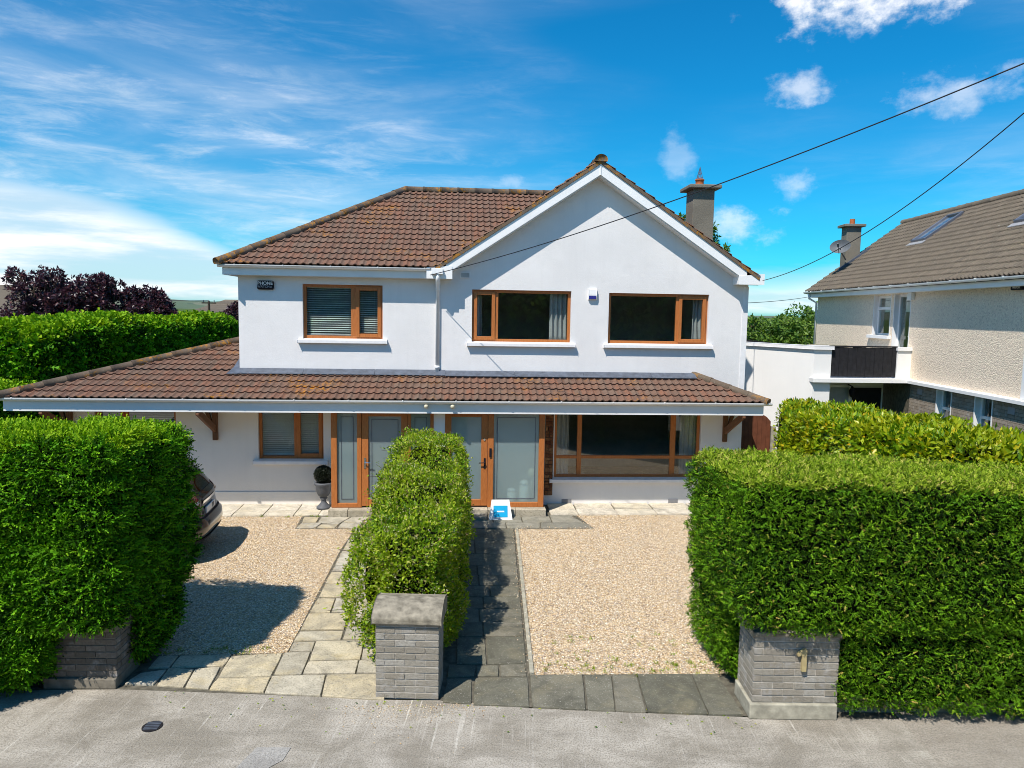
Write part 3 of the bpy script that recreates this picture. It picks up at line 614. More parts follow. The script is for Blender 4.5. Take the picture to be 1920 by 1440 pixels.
# glazed porch: frame, doors, frosted panes
YP = 15.05
def frame(parent, x0, x1, z0, z1, l, r, b, t, ya, yb, name='porch_frame'):
    mb = MB(); mb.box(x0, x0+l, ya, yb, z0, z1); mb.box(x1-r, x1, ya, yb, z0, z1); mb.box(x0+l, x1-r, ya+.001, yb, z0, z0+b); mb.box(x0+l, x1-r, ya+.001, yb, z1-t, z1)
    return mb.build(name, M['wood'], parent, False, .008)
def frosted(parent, x0, x1, z0, z1, y, border=.09):
    MB().box(x0-.01, x1+.01, y+.03, y+.045, z0-.01, z1+.01).build('pane', M['frost'], parent)
    if border:
        a, b, c, d = x0+border, x1-border, z0+border, z1-border; t = .012
        mb = MB(); mb.box(a, a+t, y+.022, y+.029, c, d); mb.box(b-t, b, y+.022, y+.029, c, d); mb.box(a+t, b-t, y+.023, y+.029, c, c+t); mb.box(a+t, b-t, y+.023, y+.029, d-t, d)
        mb.build('clear_line', M['lead'], parent)
def lever(parent, x, z, y, mat, s):
    mb = MB(); mb.box(x-.018, x+.018, y-.012, y, z-.13, z+.09); mb.tube([(x, y-.01, z), (x, y-.05, z)], .011, 8); mb.tube([(x, y-.05, z), (x+s*.12, y-.052, z-.006)], .010, 8)
    mb.tube([(x, y-.018, z-.08), (x, y, z-.08)], .014, 10); mb.build('door_handle', mat, parent)
pf = frame(H, -2.62, -2.0, .16, 2.2, .12, .09, .09, .06, YP, YP+.11); frosted(pf, -2.5, -2.09, .25, 2.14, YP+.02, .075)
pf = frame(H, -1.05, -.52, .16, 2.2, .06, .07, .09, .06, YP, YP+.11); frosted(pf, -.99, -.59, .25, 2.14, YP+.02, .075)
dr = frame(H, -1.995, -1.055, .19, 2.185, .135, .135, .13, .11, YP+.012, YP+.10, 'front_door'); frosted(dr, -1.86, -1.19, .32, 2.075, YP+.02, .06); lever(dr, -1.93, 1.12, YP+.012, M['chrome'], 1)
dr = frame(H, -.285, .605, .19, 2.185, .13, .135, .13, .11, YP+.012, YP+.10, 'front_door'); frosted(dr, -.155, .47, .32, 2.075, YP+.02, 0)
lever(dr, .545, 1.12, YP+.012, M['black'], -1); MB().tube([(.535, YP+.0, 1.60), (.535, YP+.012, 1.60)], .022, 12).build('door_knocker', M['chrome'], dr)
pf = frame(H, .61, 1.80, .16, 2.2, .12, .12, .10, .06, YP, YP+.11); frosted(pf, .73, 1.68, .26, 2.14, YP+.02, .07)
MB().box(.64, .685, YP-.025, YP, 1.24, 1.42).build('letter_box', M['black'], pf)
for b in ((-.52, -.29, YP+.02, Y0-.03, .0, 2.2), (-2.60, -2.52, YP+.11, Y0, 0, 2.2), (1.72, 1.79, YP+.11, YR, 0, 2.2)): MB().box(*b).build('porch_side_wall', M['render2'], H)
MB().box(-2.6, 1.79, YP+.05, Y0, .0, .145).build('porch_floor', M['slab_mid'], H)
xs = [-2.66, -2.26, -1.2, -.4, -.25, .62, 1.20, 1.84]
for a, b in zip(xs, xs[1:]):
    MB().box(a+.004, b-.004, 14.86, YP+.09, .0, .158).build('step_block', M['stepstone'], H, False, .008)
MB().box(-.24, .6, 14.55, 14.855, .0, .09).build('door_step', M['slab_mid'], H, False, .012)
# rust coloured stone strip beside the big window
st = MB().box(1.90, 2.085, YR-.025, YR+.05, .22, 2.17).build('stone_panel', M['mortar_dark'], H); z = .23
while z < 2.12:
    h = random.uniform(.055, .11); x = 1.905
    while x < 2.07:
        w = min(random.uniform(.06, .14), 2.08-x)
        if 2.08-x-w < .03: w = 2.08-x
        MB().box(x, x+w-.008, YR-.05+random.uniform(-.01, .01), YR-.02, z, min(z+h-.008, 2.165)).build('stone', M['ruststone'], st, False, .006); x += w
    z += h
for x, z in ((2.41, .085), (4.83, .08)):
    mb = MB(); mb.box(x-.11, x+.11, YR-.006, YR+.01, z-.045, z+.045)
    v = mb.build('air_vent', M['grille'], H)
    for k in range(4): MB().box(x-.10, x+.10, YR-.014, YR-.007, z-.036+k*.02, z-.028+k*.02).build('louvre', M['grille'], v)
v = MB().box(-.01, .22, YR-.02, YR+.01, 4.96, 5.10).build('air_vent', M['sill'], H)
for k in range(5): MB().box(.015, .195, YR-.027, YR-.021, 4.985+k*.02, 4.995+k*.02).build('louvre', M['grille'], v)

# roofs ------------------------------------------------------------
TW, TG = .15, .2587
def tile_profile(x, amp=.030):
    t = (x % .15)/.15
    return amp*math.exp(-((t-.5)/.20)**2)
def tile_mb(w=TW, g=TG, nx=9, amp=.030):
    mb = MB(); L = g+.05; lift = .026
    xs = [w*i/nx for i in range(nx+1)]
    fr_ = [(x, 0, tile_profile(x, amp)+lift) for x in xs]; bk = [(x, L, tile_profile(x, amp)+lift-.028*L/g) for x in xs]; bt = [(x, .004, tile_profile(x, amp)+lift-.026) for x in xs]
    n = nx+1
    mb.add(fr_+bk+bt, [(i, i+1, n+i+1, n+i) for i in range(nx)]+[(2*n+i, 2*n+i+1, i+1, i) for i in range(nx)])
    return mb
TILE_ME = {}
def tile_mesh(mat):
    if mat not in TILE_ME: TILE_ME[mat] = (tile_mb(g=.245, amp=.042) if mat == 'ntile' else tile_mb()).mesh('tile', M[mat])
    return TILE_ME[mat]
def clip_mesh(me, planes, mat):
    bm = bmesh.new(); bm.from_mesh(me)
    for (a, b, c) in planes:   # keep a*x+b*y <= c
        L = math.hypot(a, b)
        bmesh.ops.bisect_plane(bm, geom=bm.verts[:]+bm.edges[:]+bm.faces[:], plane_co=(a*c/L/L, b*c/L/L, 0), plane_no=(a/L, b/L, 0), clear_outer=True)
    if not bm.faces: bm.free(); return None
    m2 = bpy.data.meshes.new('cut_tile'); bm.to_mesh(m2); bm.free(); 
    if not m2.materials: m2.materials.append(M[mat])
    return m2
def tiles_for(O, U, V, half, nu, nv, u0=0., mat='tile', gauge=TG):
    """list of (matrix, mesh) over a roof slope; half planes a*u+b*v<=c"""
    O, U, V = Vector(O), Vector(U).normalized(), Vector(V).normalized(); Nn = U.cross(V)
    res = []; base = tile_mesh(mat)
    for j in range(nv):
        for i in range(nu):
            u, v = u0+i*TW, j*gauge
            cs = [(u, v), (u+TW, v), (u, v+gauge+.05), (u+TW, v+gauge+.05)]
            core = [(u, v), (u+TW, v), (u, v+gauge), (u+TW, v+gauge)]
            if any(all(a*p+b*q > c for p, q in core) for a, b, c in half): continue
            cut = [(a, b, c-a*u-b*v) for a, b, c in half if any(a*p+b*q > c+1e-6 for p, q in cs)]
            me = base
            if cut:
                me = clip_mesh(base, cut, mat)
                if me is None: continue
            P = O+U*u+V*v+Nn*random.uniform(-.002, .002)
            res.append((Matrix(((U.x, V.x, Nn.x, P.x), (U.y, V.y, Nn.y, P.y), (U.z, V.z, Nn.z, P.z), (0, 0, 0, 1))), me))
    return res
def place_tiles(groups, limit, T=None):
    """groups: (roof part, tiles, allow individual); the nearest ones become pieces, the rest one joined part per roof"""
    allt = [(((m if T is None else T@m).translation-CAM).length, k, m, me) for k, (p, ts, ok) in enumerate(groups) if ok for m, me in ts]
    allt.sort(key=lambda t: t[0]); single = allt[:limit]; rest = allt[limit:]
    for d, k, m, me in single:
        o = bpy.data.objects.new('tile', me); put(o, groups[k][0]); o.matrix_basis = m if T is None else T@m
    for k, (p, ts, ok) in enumerate(groups):
        lst = [(m, me) for m, me in ts] if not ok else [(m, me) for d, kk, m, me in rest if kk == k]
        if not lst: continue
        V, F = [], []
        for m, me in lst:
            mm = m if T is None else T@m; b = len(V)
            V += [tuple(mm@v.co) for v in me.vertices]; F += [tuple(b+i for i in p_.vertices) for p_ in me.polygons]
        me2 = bpy.data.meshes.new('tiles'); me2.from_pydata(V, [], F); me2.materials.append(lst[0][1].materials[0])
        o = put(bpy.data.objects.new('tiles', me2), p); o['kind'] = 'stuff'
RIDGE_ME = {}
def ridge_line(parent, A, B, mat='ridge', r=.12, seg=.42):
    A, B = Vector(A), Vector(B); d = B-A; L = d.length; n = max(1, round(L/seg)); s = L/n; d.normalize()
    side = d.cross(Vector((0, 0, 1))).normalized(); nn = side.cross(d).normalized()
    key = (mat, round(s, 3), r)
    if key not in RIDGE_ME:
        mb = MB(); K = 8
        for x, rr in ((0, r*1.06), (.05, r*1.06), (.051, r), (s+.03, r*.98)):
            for k in range(K+1):
                t = math.pi*(-.12+1.24*k/K); mb.v.append((x, rr*math.cos(t), rr*math.sin(t)*.8))
        for i in range(3):
            for k in range(K): mb.f.append((i*(K+1)+k, i*(K+1)+k+1, (i+1)*(K+1)+k+1, (i+1)*(K+1)+k))
        mb.f.append(tuple(range(K+1)))
        RIDGE_ME[key] = mb.mesh('ridge_tile', M[mat], True)
    for i in range(n):
        P = A+d*(s*i)+nn*random.uniform(-.004, .004)
        o = put(bpy.data.objects.new('ridge_tile', RIDGE_ME[key]), parent)
        o.matrix_basis = Matrix(((d.x, side.x, nn.x, P.x), (d.y, side.y, nn.y, P.y), (d.z, side.z, nn.z, P.z), (0, 0, 0, 1)))
# lower roof (front slope z = 2.47+.378*(Y-14.66))
k1 = .378; EY, EZ = 14.66, 2.462
def zl(Y): return EZ+k1*(Y-EY)
c1 = 1/math.sqrt(1+k1*k1)
hipA, hipB = Vector((-8.92, EY, EZ)), Vector((-4.66, EY+2.67/3.59*4.06, 0)); hipB.z = zl(hipB.y)
hr0, hr1 = Vector((6.42, EY, EZ)), Vector((5.20, Y0, zl(Y0)))
lo = .035
mb = MB(); dz = Vector((0, 0, -lo))
pts = [hipA, hr0, hr1, Vector((-4.66, Y0, zl(Y0)))]
mb.poly([hipA+dz, hr0+dz, hr1+dz, Vector((-4.66, Y0, zl(Y0)))+dz, hipB+dz])
mb.poly([hipA+dz, hipB+dz, Vector((-4.66, 22.5, hipB.z))+dz, Vector((-8.92, 22.5, EZ))+dz])
mb.poly([hr0+dz, Vector((6.42, 16.6, EZ))+dz, Vector((6.34, 16.6, EZ+.03))+dz, Vector((6.34, Y0-.0, EZ+.03))+dz, hr1+dz])
LR = mb.build('lower_roof', M['underlay'], H)
U, V = Vector((1, 0, 0)), Vector((0, 1, k1)).normalized()
O1 = Vector((-9.0, EY, EZ)); v_wall = (Y0-EY)/c1
def uvl(p): return (p.x-O1.x, (p.y-EY)/c1)
def half(p, q):   # keep the side to the left of p->q
    a, b = q[1]-p[1], -(q[0]-p[0]); return (a, b, a*p[0]+b*p[1])
pa, pb, pc, pd = uvl(hipA), uvl(hipB), uvl(hr0), uvl(hr1)
h_hipL = half(pb, pa); h_hipR = half(pc, pd)
nW = int(round(v_wall/TG))
gA = tiles_for(O1, U, V, [h_hipL, h_hipR, (0, 1, v_wall-.02)], 106, 5)
OB = O1+V*(5*TG)
h2 = (h_hipL[0], h_hipL[1], h_hipL[2]-h_hipL[1]*5*TG)
gB = tiles_for(OB, U, V, [h2, (1, 0, -4.66+9.0-.01)], 30, 8)
# upper main roof, left of the gable (z = 5.165+.595*(Y-15.52))
k2 = .595; EY2, EZ2 = 15.50, 5.158; c2 = 1/math.sqrt(1+k2*k2)
uhA, uhB = Vector((-4.98, EY2, EZ2)), Vector((-4.98+3.58, EY2+3.58, EZ2+3.58*k2)); RZ = uhB.z
gs, GX, GZ = .668, 2.92, 7.46      # gable slope, ridge x and ridge height
def valley(t):  # point on both slopes, t = 0..1 from eave to main ridge
    z = EZ2+(RZ-EZ2)*t; return Vector((GX-(GZ-z)/gs, EY2+(z-EZ2)/k2, z))
mb = MB(); v0, v1 = valley(0), valley(1)
mb.poly([uhA+dz, v0+dz, v1+dz, uhB+dz]); mb.poly([uhA+dz, uhB+dz, Vector((uhB.x, 22.66-3.58, RZ))+dz, Vector((-4.98, 22.66, EZ2))+dz])
mb.poly([uhB+dz, Vector((v1.x, uhB.y, RZ))+dz, Vector((v0.x, 22.66, EZ2))+dz, Vector((-4.98, 22.66, EZ2))+dz])
MR = mb.build('upper_roof', M['underlay'], H)
O2 = Vector((-5.1, EY2, EZ2)); V2 = Vector((0, 1, k2)).normalized()
def uv2(p): return (p.x-O2.x, (p.y-EY2)/c2)
gC = tiles_for(O2, U, V2, [half(uv2(uhB), uv2(uhA)), half(uv2(v0), uv2(v1)), (0, 1, 3.58/c2-.03)], 54, 18, gauge=TG)
# gable roof slopes (seen edge-on)
VY, GB = 15.50, 22.6
mb = MB(); eL, eR = GX-(GZ-5.12)/gs, GX+(GZ-5.10)/gs
mb.prism([(eL, 5.08), (GX, GZ-.04), (eR, 5.06), (eR, 5.03), (GX, GZ-.08), (eL, 5.04)], 1, VY+.02, GB)
GR = mb.build('gable_roof', M['underlay'], H)
cg = 1/math.sqrt(1+gs*gs); LgL = (GX-eL)/cg
gD = tiles_for((eR, VY, 5.10), (0, 1, 0), (-1, 0, gs), [(0, 1, LgL), (1, 0, GB-VY)], 48, 18)
gE = tiles_for((eL, VY+1.2, 5.12), (0, -1, 0), (1, 0, gs), [(0, 1, LgL), (1, 0, 1.2)], 8, 18)
gF = tiles_for((eL, GB, 5.12), (0, -1, 0), (1, 0, gs), [(0, 1, LgL), (1, 0, GB-VY-1.2), half((GB-v0.y, 0), (GB-v1.y, (v1.x-eL)/cg))], 48, 18)
place_tiles([(LR, gA, True), (LR, gB, True), (MR, gC, True), (GR, gD, False), (GR, gE, False), (GR, gF, False)], 300)
dzr = Vector((0, 0, .012))
ridge_line(LR, hipA+dzr, hipB+dzr); ridge_line(LR, hr0+dzr, hr1+dzr, r=.10)
ridge_line(MR, uhA+dzr, uhB+dzr); ridge_line(MR, uhB+dzr, v1+Vector((.3, 0, 0))+dzr)
ridge_line(GR, (GX, VY-.03, GZ+.005), (GX, GB, GZ+.005), r=.13)
# thin dark verge mortar line under the gable tiles
for s, e in ((-1, eL), (1, eR)):
    mb = MB(); zb = 5.12 if s < 0 else 5.10
    mb.prism([(e, zb+.0), (GX, GZ+.0), (GX, GZ-.075), (e, zb-.075)], 1, VY+.004, VY+.05); mb.build('verge_mortar', M['ridge'], GR)
# barge boards with box ends
YB = 15.53
for s, e in ((-1, -.17), (1, 6.0)):
    mb = MB(); x_e = GX+s*(3.25 if s > 0 else 3.22); zt = GZ-.07-gs*abs(x_e-GX)
    mb.prism([(GX, GZ-.07), (x_e, zt), (x_e, zt-.205), (GX, GZ-.07-.225)], 1, YB, YB+.03)
    b = mb.build('barge_board', M['upvc'], H, False, .004)
    mb = MB(); mb.prism([(GX, GZ-.30), (x_e, zt-.21), (x_e, zt-.235), (GX, GZ-.325)], 1, YB+.03, Y0-.03); mb.build('soffit', M['soffit'], b)
    xo = -.70 if s < 0 else 6.56; xi = -.17 if s < 0 else 6.0
    a_, b_ = min(xo, xi), max(xo, xi)
    mb = MB(); mb.prism([(a_, 4.935), (b_, 4.935), (b_, 5.16 if s > 0 else 5.20), (a_, 5.16 if s < 0 else 5.11)], 1, YB-.012, YR); mb.build('box_end', M['upvc'], b, False, .004)
MB().box(GX-.012, GX+.012, YB-.012, YB+.0, 7.15, GZ-.085).build('finial_strip', M['upvc'], H)
# eaves: fascia, soffit, gutter with brackets
def gutter(x0, x1, y, z, parent, first, step, r=.058):
    mb = MB(); K = 9; prof = [(y-r*math.cos(math.pi*k/(K-1))-r, z-r*1.05*math.sin(math.pi*k/(K-1))) for k in range(K)]; inn = [(y-(r-.006)*math.cos(math.pi*k/(K-1))-r, z+.001-(r-.006)*math.sin(math.pi*k/(K-1))) for k in range(K)][::-1]
    mb.prism(prof+inn, 0, x0, x1)
    for xe in (x0, x1): mb.prism(prof, 0, xe-.002, xe+.004)
    gt = mb.build('gutter', M['upvc'], parent, True)
    gt.data.shade_flat()
    x = first
    while x < x1:
        q = MB(); rr = r+.007; p2 = [(y-rr*math.cos(math.pi*k/(K-1))-r, z+.006-rr*1.05*math.sin(math.pi*k/(K-1))) for k in range(K)]
        q.prism(p2+[(y-r+.9*r, z+.008), (y-r-.9*r, z+.008)], 0, x-.013, x+.013); q.build('gutter_bracket', M['upvc'], gt); x += step
    return gt
MB().box(-4.90, -.70, 15.62, 15.645, 4.935, 5.13).build('fascia', M['fascia'], H)
MB().box(-4.90, -4.875, 15.645, 22.5, 4.935, 5.13).build('fascia', M['fascia'], H)
MB().box(-4.88, -.70, 15.645, Y0-.002, 4.93, 4.945).build('soffit', M['soffit'], H)
gutter(-4.97, -.64, 15.62, 5.145, H, -4.62, .97)
FY = 14.76
MB().box(-8.84, 6.36, FY, FY+.025, 2.185, 2.43).build('fascia', M['fascia'], H)
MB().box(6.335, 6.36, FY+.025, YR+.6, 2.185, 2.43).build('fascia', M['fascia'], H); MB().box(-8.84, -8.815, FY+.025, 22, 2.185, 2.43).build('fascia', M['fascia'], H)
MB().box(-8.81, 6.33, FY+.025, Y0-.022, 2.203, 2.215).build('soffit', M['soffit'], H)
gutter(-8.98, 6.50, FY, 2.455, H, -8.62, 1.07)
# abutment flashing
def flash(x0, x1, y, z):
    mb = MB(); zz = z; mb.prism([(y-.24, zl(y-.24)+.055), (y-.006, zl(y)+.055), (y-.006, z+.0), (y-.03, z), (y-.03, zl(y)+.07), (y-.24, zl(y-.24)+.065)], 0, x0, x1); return mb.build('flashing', M['lead'], H)
x = -4.80
while x < 5.2:
    w = min(1.5, 5.2-x); flash(x, x+w-.006, (Y0 if x < -.6 else YR), 2.952+random.uniform(-.004, .004)); x += w
mb = MB(); mb.prism([(-4.86, 15.62), (-4.64, 15.62), (-4.64, 15.9), (-4.665, 15.9), (-4.665, 17.6), (-4.80, 17.6), (-4.80, 15.9)], 2, 0, .01)
mb.v = [(x, y, zl(y)+.05+z) for x, y, z in mb.v]; mb.build('flashing', M['lead'], H)
# downpipe with hopper head
dp = MB().box(-.60, -.36, YB-.10, YB-.012, 5.02, 5.145).build('hopper_head', M['upvc'], H, False, .006)
mb = MB(); mb.tube([(-.47, YB-.05, 5.03), (-.47, YB-.03, 4.9), (-.475, Y0-.06, 4.72), (-.475, Y0-.06, 2.95)], .044, 10)
d2 = mb.build('downpipe', M['upvc'], H, True)
for z in (4.72, 4.85, 3.05): MB().tube([(-.475, Y0-.06, z-.03), (-.475, Y0-.06, z+.03)], .053, 10).build('pipe_socket', M['upvc'], d2, True)
# timber braces under the lower eave
for x, s in ((-5.18, -1), (5.95, 1), (-8.16, -1)):
    b = MB().box(x-.05, x+.05, Y0-.09, Y0 if x < 0 else YR, 1.44, 2.2).build('brace_post', M['oldwood'], H, False, .006)
    mb = MB(); mb.prism([(Y0-.09, 1.62), (Y0-.09, 1.76), (FY+.12, 2.2), (FY+.02, 2.2), (FY+.0, 2.13)], 0, x-.03, x+.03)
    mb.build('brace_strut', M['oldwood'], b, False, .004)
    a, c = (x+s*.05, x+s*.27); mb = MB(); mb.prism([(x+s*.05, 1.66), (x+s*.05, 1.80), (x+s*.17, 2.2), (x+s*.27, 2.2)], 1, Y0-.07, Y0-.02); mb.build('brace_strut', M['oldwood'], b)
# chimney
CH = MB().box(5.55, 6.07, 17.5, 18.05, 4.9, 7.27).build('chimney', M['chim'], H, False, .01)
MB().box(5.42, 6.20, 17.36, 18.19, 7.27, 7.36).build('chimney_cap', M['chim'], CH, False, .02)
MB().lathe([(.10, 7.36), (.105, 7.40), (.098, 7.42), (.098, 7.50), (.11, 7.505), (.11, 7.54)], (5.78, 17.78, 0), 16).build('chimney_pot', M['clay'], CH, True)
mb = MB()
for k in range(8):
    t = 2*math.pi*k/8; mb.tube([(5.78+.085*math.cos(t), 17.78+.085*math.sin(t), 7.53), (5.78, 17.78, 7.84)], .006, 5)
for q in (.15, .45): 
    mb.tube([(5.78+.085*(1-q)*math.cos(2*math.pi*k/12), 17.78+.085*(1-q)*math.sin(2*math.pi*k/12), 7.53+.31*q) for k in range(13)], .005, 5)
mb.build('bird_guard', M['steel'], CH)
# alarm boxes and fascia lamps
bx = MB().box(-4.26, -3.91, Y0-.07, Y0-.002, 4.645, 4.835).build('alarm_box', M['black'], H, False, .035); bx['label'] = 'black alarm box with white lettering'
TX = lambda x, z, y: Matrix.Translation((x, y, z)) @ Matrix.Rotation(R(90), 4, 'X')
text_mesh('PHONE', .095, M['white'], TX(-4.085, 4.775, Y0-.0735), 'lettering', bx); text_mesh('WATCH', .068, M['grille'], TX(-4.12, 4.705, Y0-.0735), 'lettering', bx); text_mesh('24', .04, M['grille'], TX(-3.965, 4.70, Y0-.0735), 'lettering', bx)
mb = MB(); mb.prism([(YR-.002, 4.56), (YR-.05, 4.565), (YR-.065, 4.66), (YR-.055, 4.785), (YR-.002, 4.80)], 0, 2.78, 2.955); bx = mb.build('alarm_box', M['white'], H, False, .012); bx['label'] = 'white alarm box with dark blue lower strip'
MB().box(2.79, 2.945, YR-.069, YR-.045, 4.568, 4.635).build('strobe_lens', M['bluelens'], bx)
for x in (-.66, -.13):
    l = MB().tube([(x, FY, 2.335), (x, FY-.03, 2.335)], .04, 12).build('security_light', M['cream'], H)
    MB().lathe([(.03, -.03), (.045, 0), (.04, .04), (.02, .05)], (x, FY-.06, 2.33), 12).build('lamp_head', M['cream'], l, True)

# ------------------------------------------------------------------ blinds, curtains and things behind the glass
def blind(label, x0, x1, z0, z1, y, tilt, group=None, pitch=.05):
    t = thing('venetian_blind', label, 'blind', (x0, y, z0))
    MB().box(x0, x1, y-.03, y+.03, z1-.05, z1).build('headrail', M['blind'], t)
    hx = (x1-x0)/2; d = .025; mb = MB(); ca, sa = math.cos(tilt), math.sin(tilt)
    pr = [(-d*ca, -d*sa), (0, .004), (d*ca, d*sa), (d*ca, d*sa-.003), (0, .001), (-d*ca, -d*sa-.003)]; mb.prism(pr, 0, -hx, hx)
    me = mb.mesh('slat', M['blind']); z = z0+.03
    while z < z1-.06:
        o = put(bpy.data.objects.new('slat', me), t); o.location = (x0+hx, y, z+random.uniform(-.002, .002)); o.rotation_euler = (random.uniform(-.04, .04), 0, 0); z += pitch
    MB().box(x0, x1, y-.02, y+.02, z0, z0+.02).build('bottom_rail', M['blind'], t)
    for x in (x0+.15, x1-.15): MB().tube([(x, y, z0), (x, y, z1)], .002, 4).build('cord', M['blind'], t)
blind('open white slatted blind in the larger pane of the left upstairs window', -3.30, -2.30, 3.70, 4.75, Y0+.18, R(17), pitch=.047)
blind('open white slatted blind in the narrow pane of the left upstairs window', -2.24, -1.69, 3.70, 4.75, Y0+.18, R(17), pitch=.047)
blind('closed white slatted blind in the left pane of the downstairs window by the porch', -4.25, -3.53, 1.08, 2.14, Y0+.175, R(-52), pitch=.043)
blind('closed white slatted blind in the right pane of the downstairs window by the porch', -3.49, -2.97, 1.08, 2.14, Y0+.175, R(-52), pitch=.043)
blind('dark half-open slatted blind in the far-left window behind the hedge', -7.62, -6.08, 1.08, 2.14, Y0+.21, R(15))
def curtain(label, x0, x1, z0, z1, y, lean=0., mat='curtain'):
    n, m = 40, 8; V = []; F = []
    ph = random.uniform(0, 6)
    for j in range(m+1):
        for i in range(n+1):
            t = i/n; w = j/m
            xx = x0+(x1-x0)*t*(1-.25*math.sin(math.pi*w)*lean)
            V.append((xx, y+.028*math.sin(t*(x1-x0)*62+ph+.4*math.sin(3*w))+.01*math.sin(t*23+w*4), z0+(z1-z0)*w))
    for j in range(m):
        for i in range(n): F.append((j*(n+1)+i, j*(n+1)+i+1, (j+1)*(n+1)+i+1, (j+1)*(n+1)+i))
    mb = MB().add(V, F); o = mb.build('curtain', M[mat], None, True); s = o.modifiers.new('thick', 'SOLIDIFY'); s.thickness = .004
    tag(o, label, 'curtain')
curtain('grey curtain drawn to the right side of the middle upstairs window', 1.98, 2.36, 3.62, 4.72, YR+.30)
curtain('grey curtain at the left side of the middle upstairs window', .29, .48, 3.62, 4.72, YR+.30)
curtain('pale curtain at the right edge of the right upstairs window', 5.20, 5.45, 3.62, 4.70, YR+.30, .6)
curtain('pale curtain at the left edge of the living-room window', 2.16, 2.48, .5, 2.15, YR+.30)
curtain('pale curtain at the right edge of the living-room window', 5.02, 5.38, .5, 2.15, YR+.30)
for x, h, w, l in ((1.13, .38, .095, 'shorter white jar behind the frosted porch glass'), (1.40, .56, .105, 'taller white jar behind the frosted porch glass')):
    j = MB().lathe([(w*.9, 0), (w, .03), (w, h*.72), (w*.85, h*.8), (w*.8, h*.84)], (x, YP+.19, .15), 20).build('storage_jar', M['white'], None, True); tag(j, l, 'jar')
    MB().lathe([(w*.95, h*.84), (w*.98, h*.9), (w*.6, h*.97), (w*.2, h)], (x, YP+.19, .15), 20).build('lid', M['white'], j, True)
mb = MB(); mb.tube([(1.56, YP+.3, .15), (1.57, YP+.3, .8)], .012, 6); mb.lathe([(.02, 0), (.08, .05), (.09, .13), (.05, .2), (.01, .22)], (1.57, YP+.3, .72), 12)
tag(mb.build('feather_duster', M['cream'], None, True), 'beige brush standing upright behind the frosted porch glass', 'brush')
# small board leaning on the porch step
sg = thing('leaning_sign', 'small white board with a bright blue square leaning on the porch step', 'sign', (.87, 14.63, 0))
T = Matrix.Translation((.87, 14.60, .022)) @ Matrix.Rotation(R(-24), 4, 'X')
mb = MB(T); mb.prism([(-.235, 0), (.235, 0), (.175, .40), (-.175, .40)], 1, -.02, .0); mb.build('board', M['white'], sg, False, .008)
mb = MB(T); mb.box(-.145, .145, -.024, -.0205, .045, .285); sp = mb.build('blue_panel', M['blue'], sg)
mb = MB(T); mb.box(-.075, .075, -.027, -.0245, .150, .178); mb.build('printed_strip', M['white'], sp)
mb = MB(); mb.prism([(14.66, .0), (14.85, .0), (14.85, .03), (14.78, .30)], 0, 1.05, 1.07); mb.build('stay', M['black'], sg)

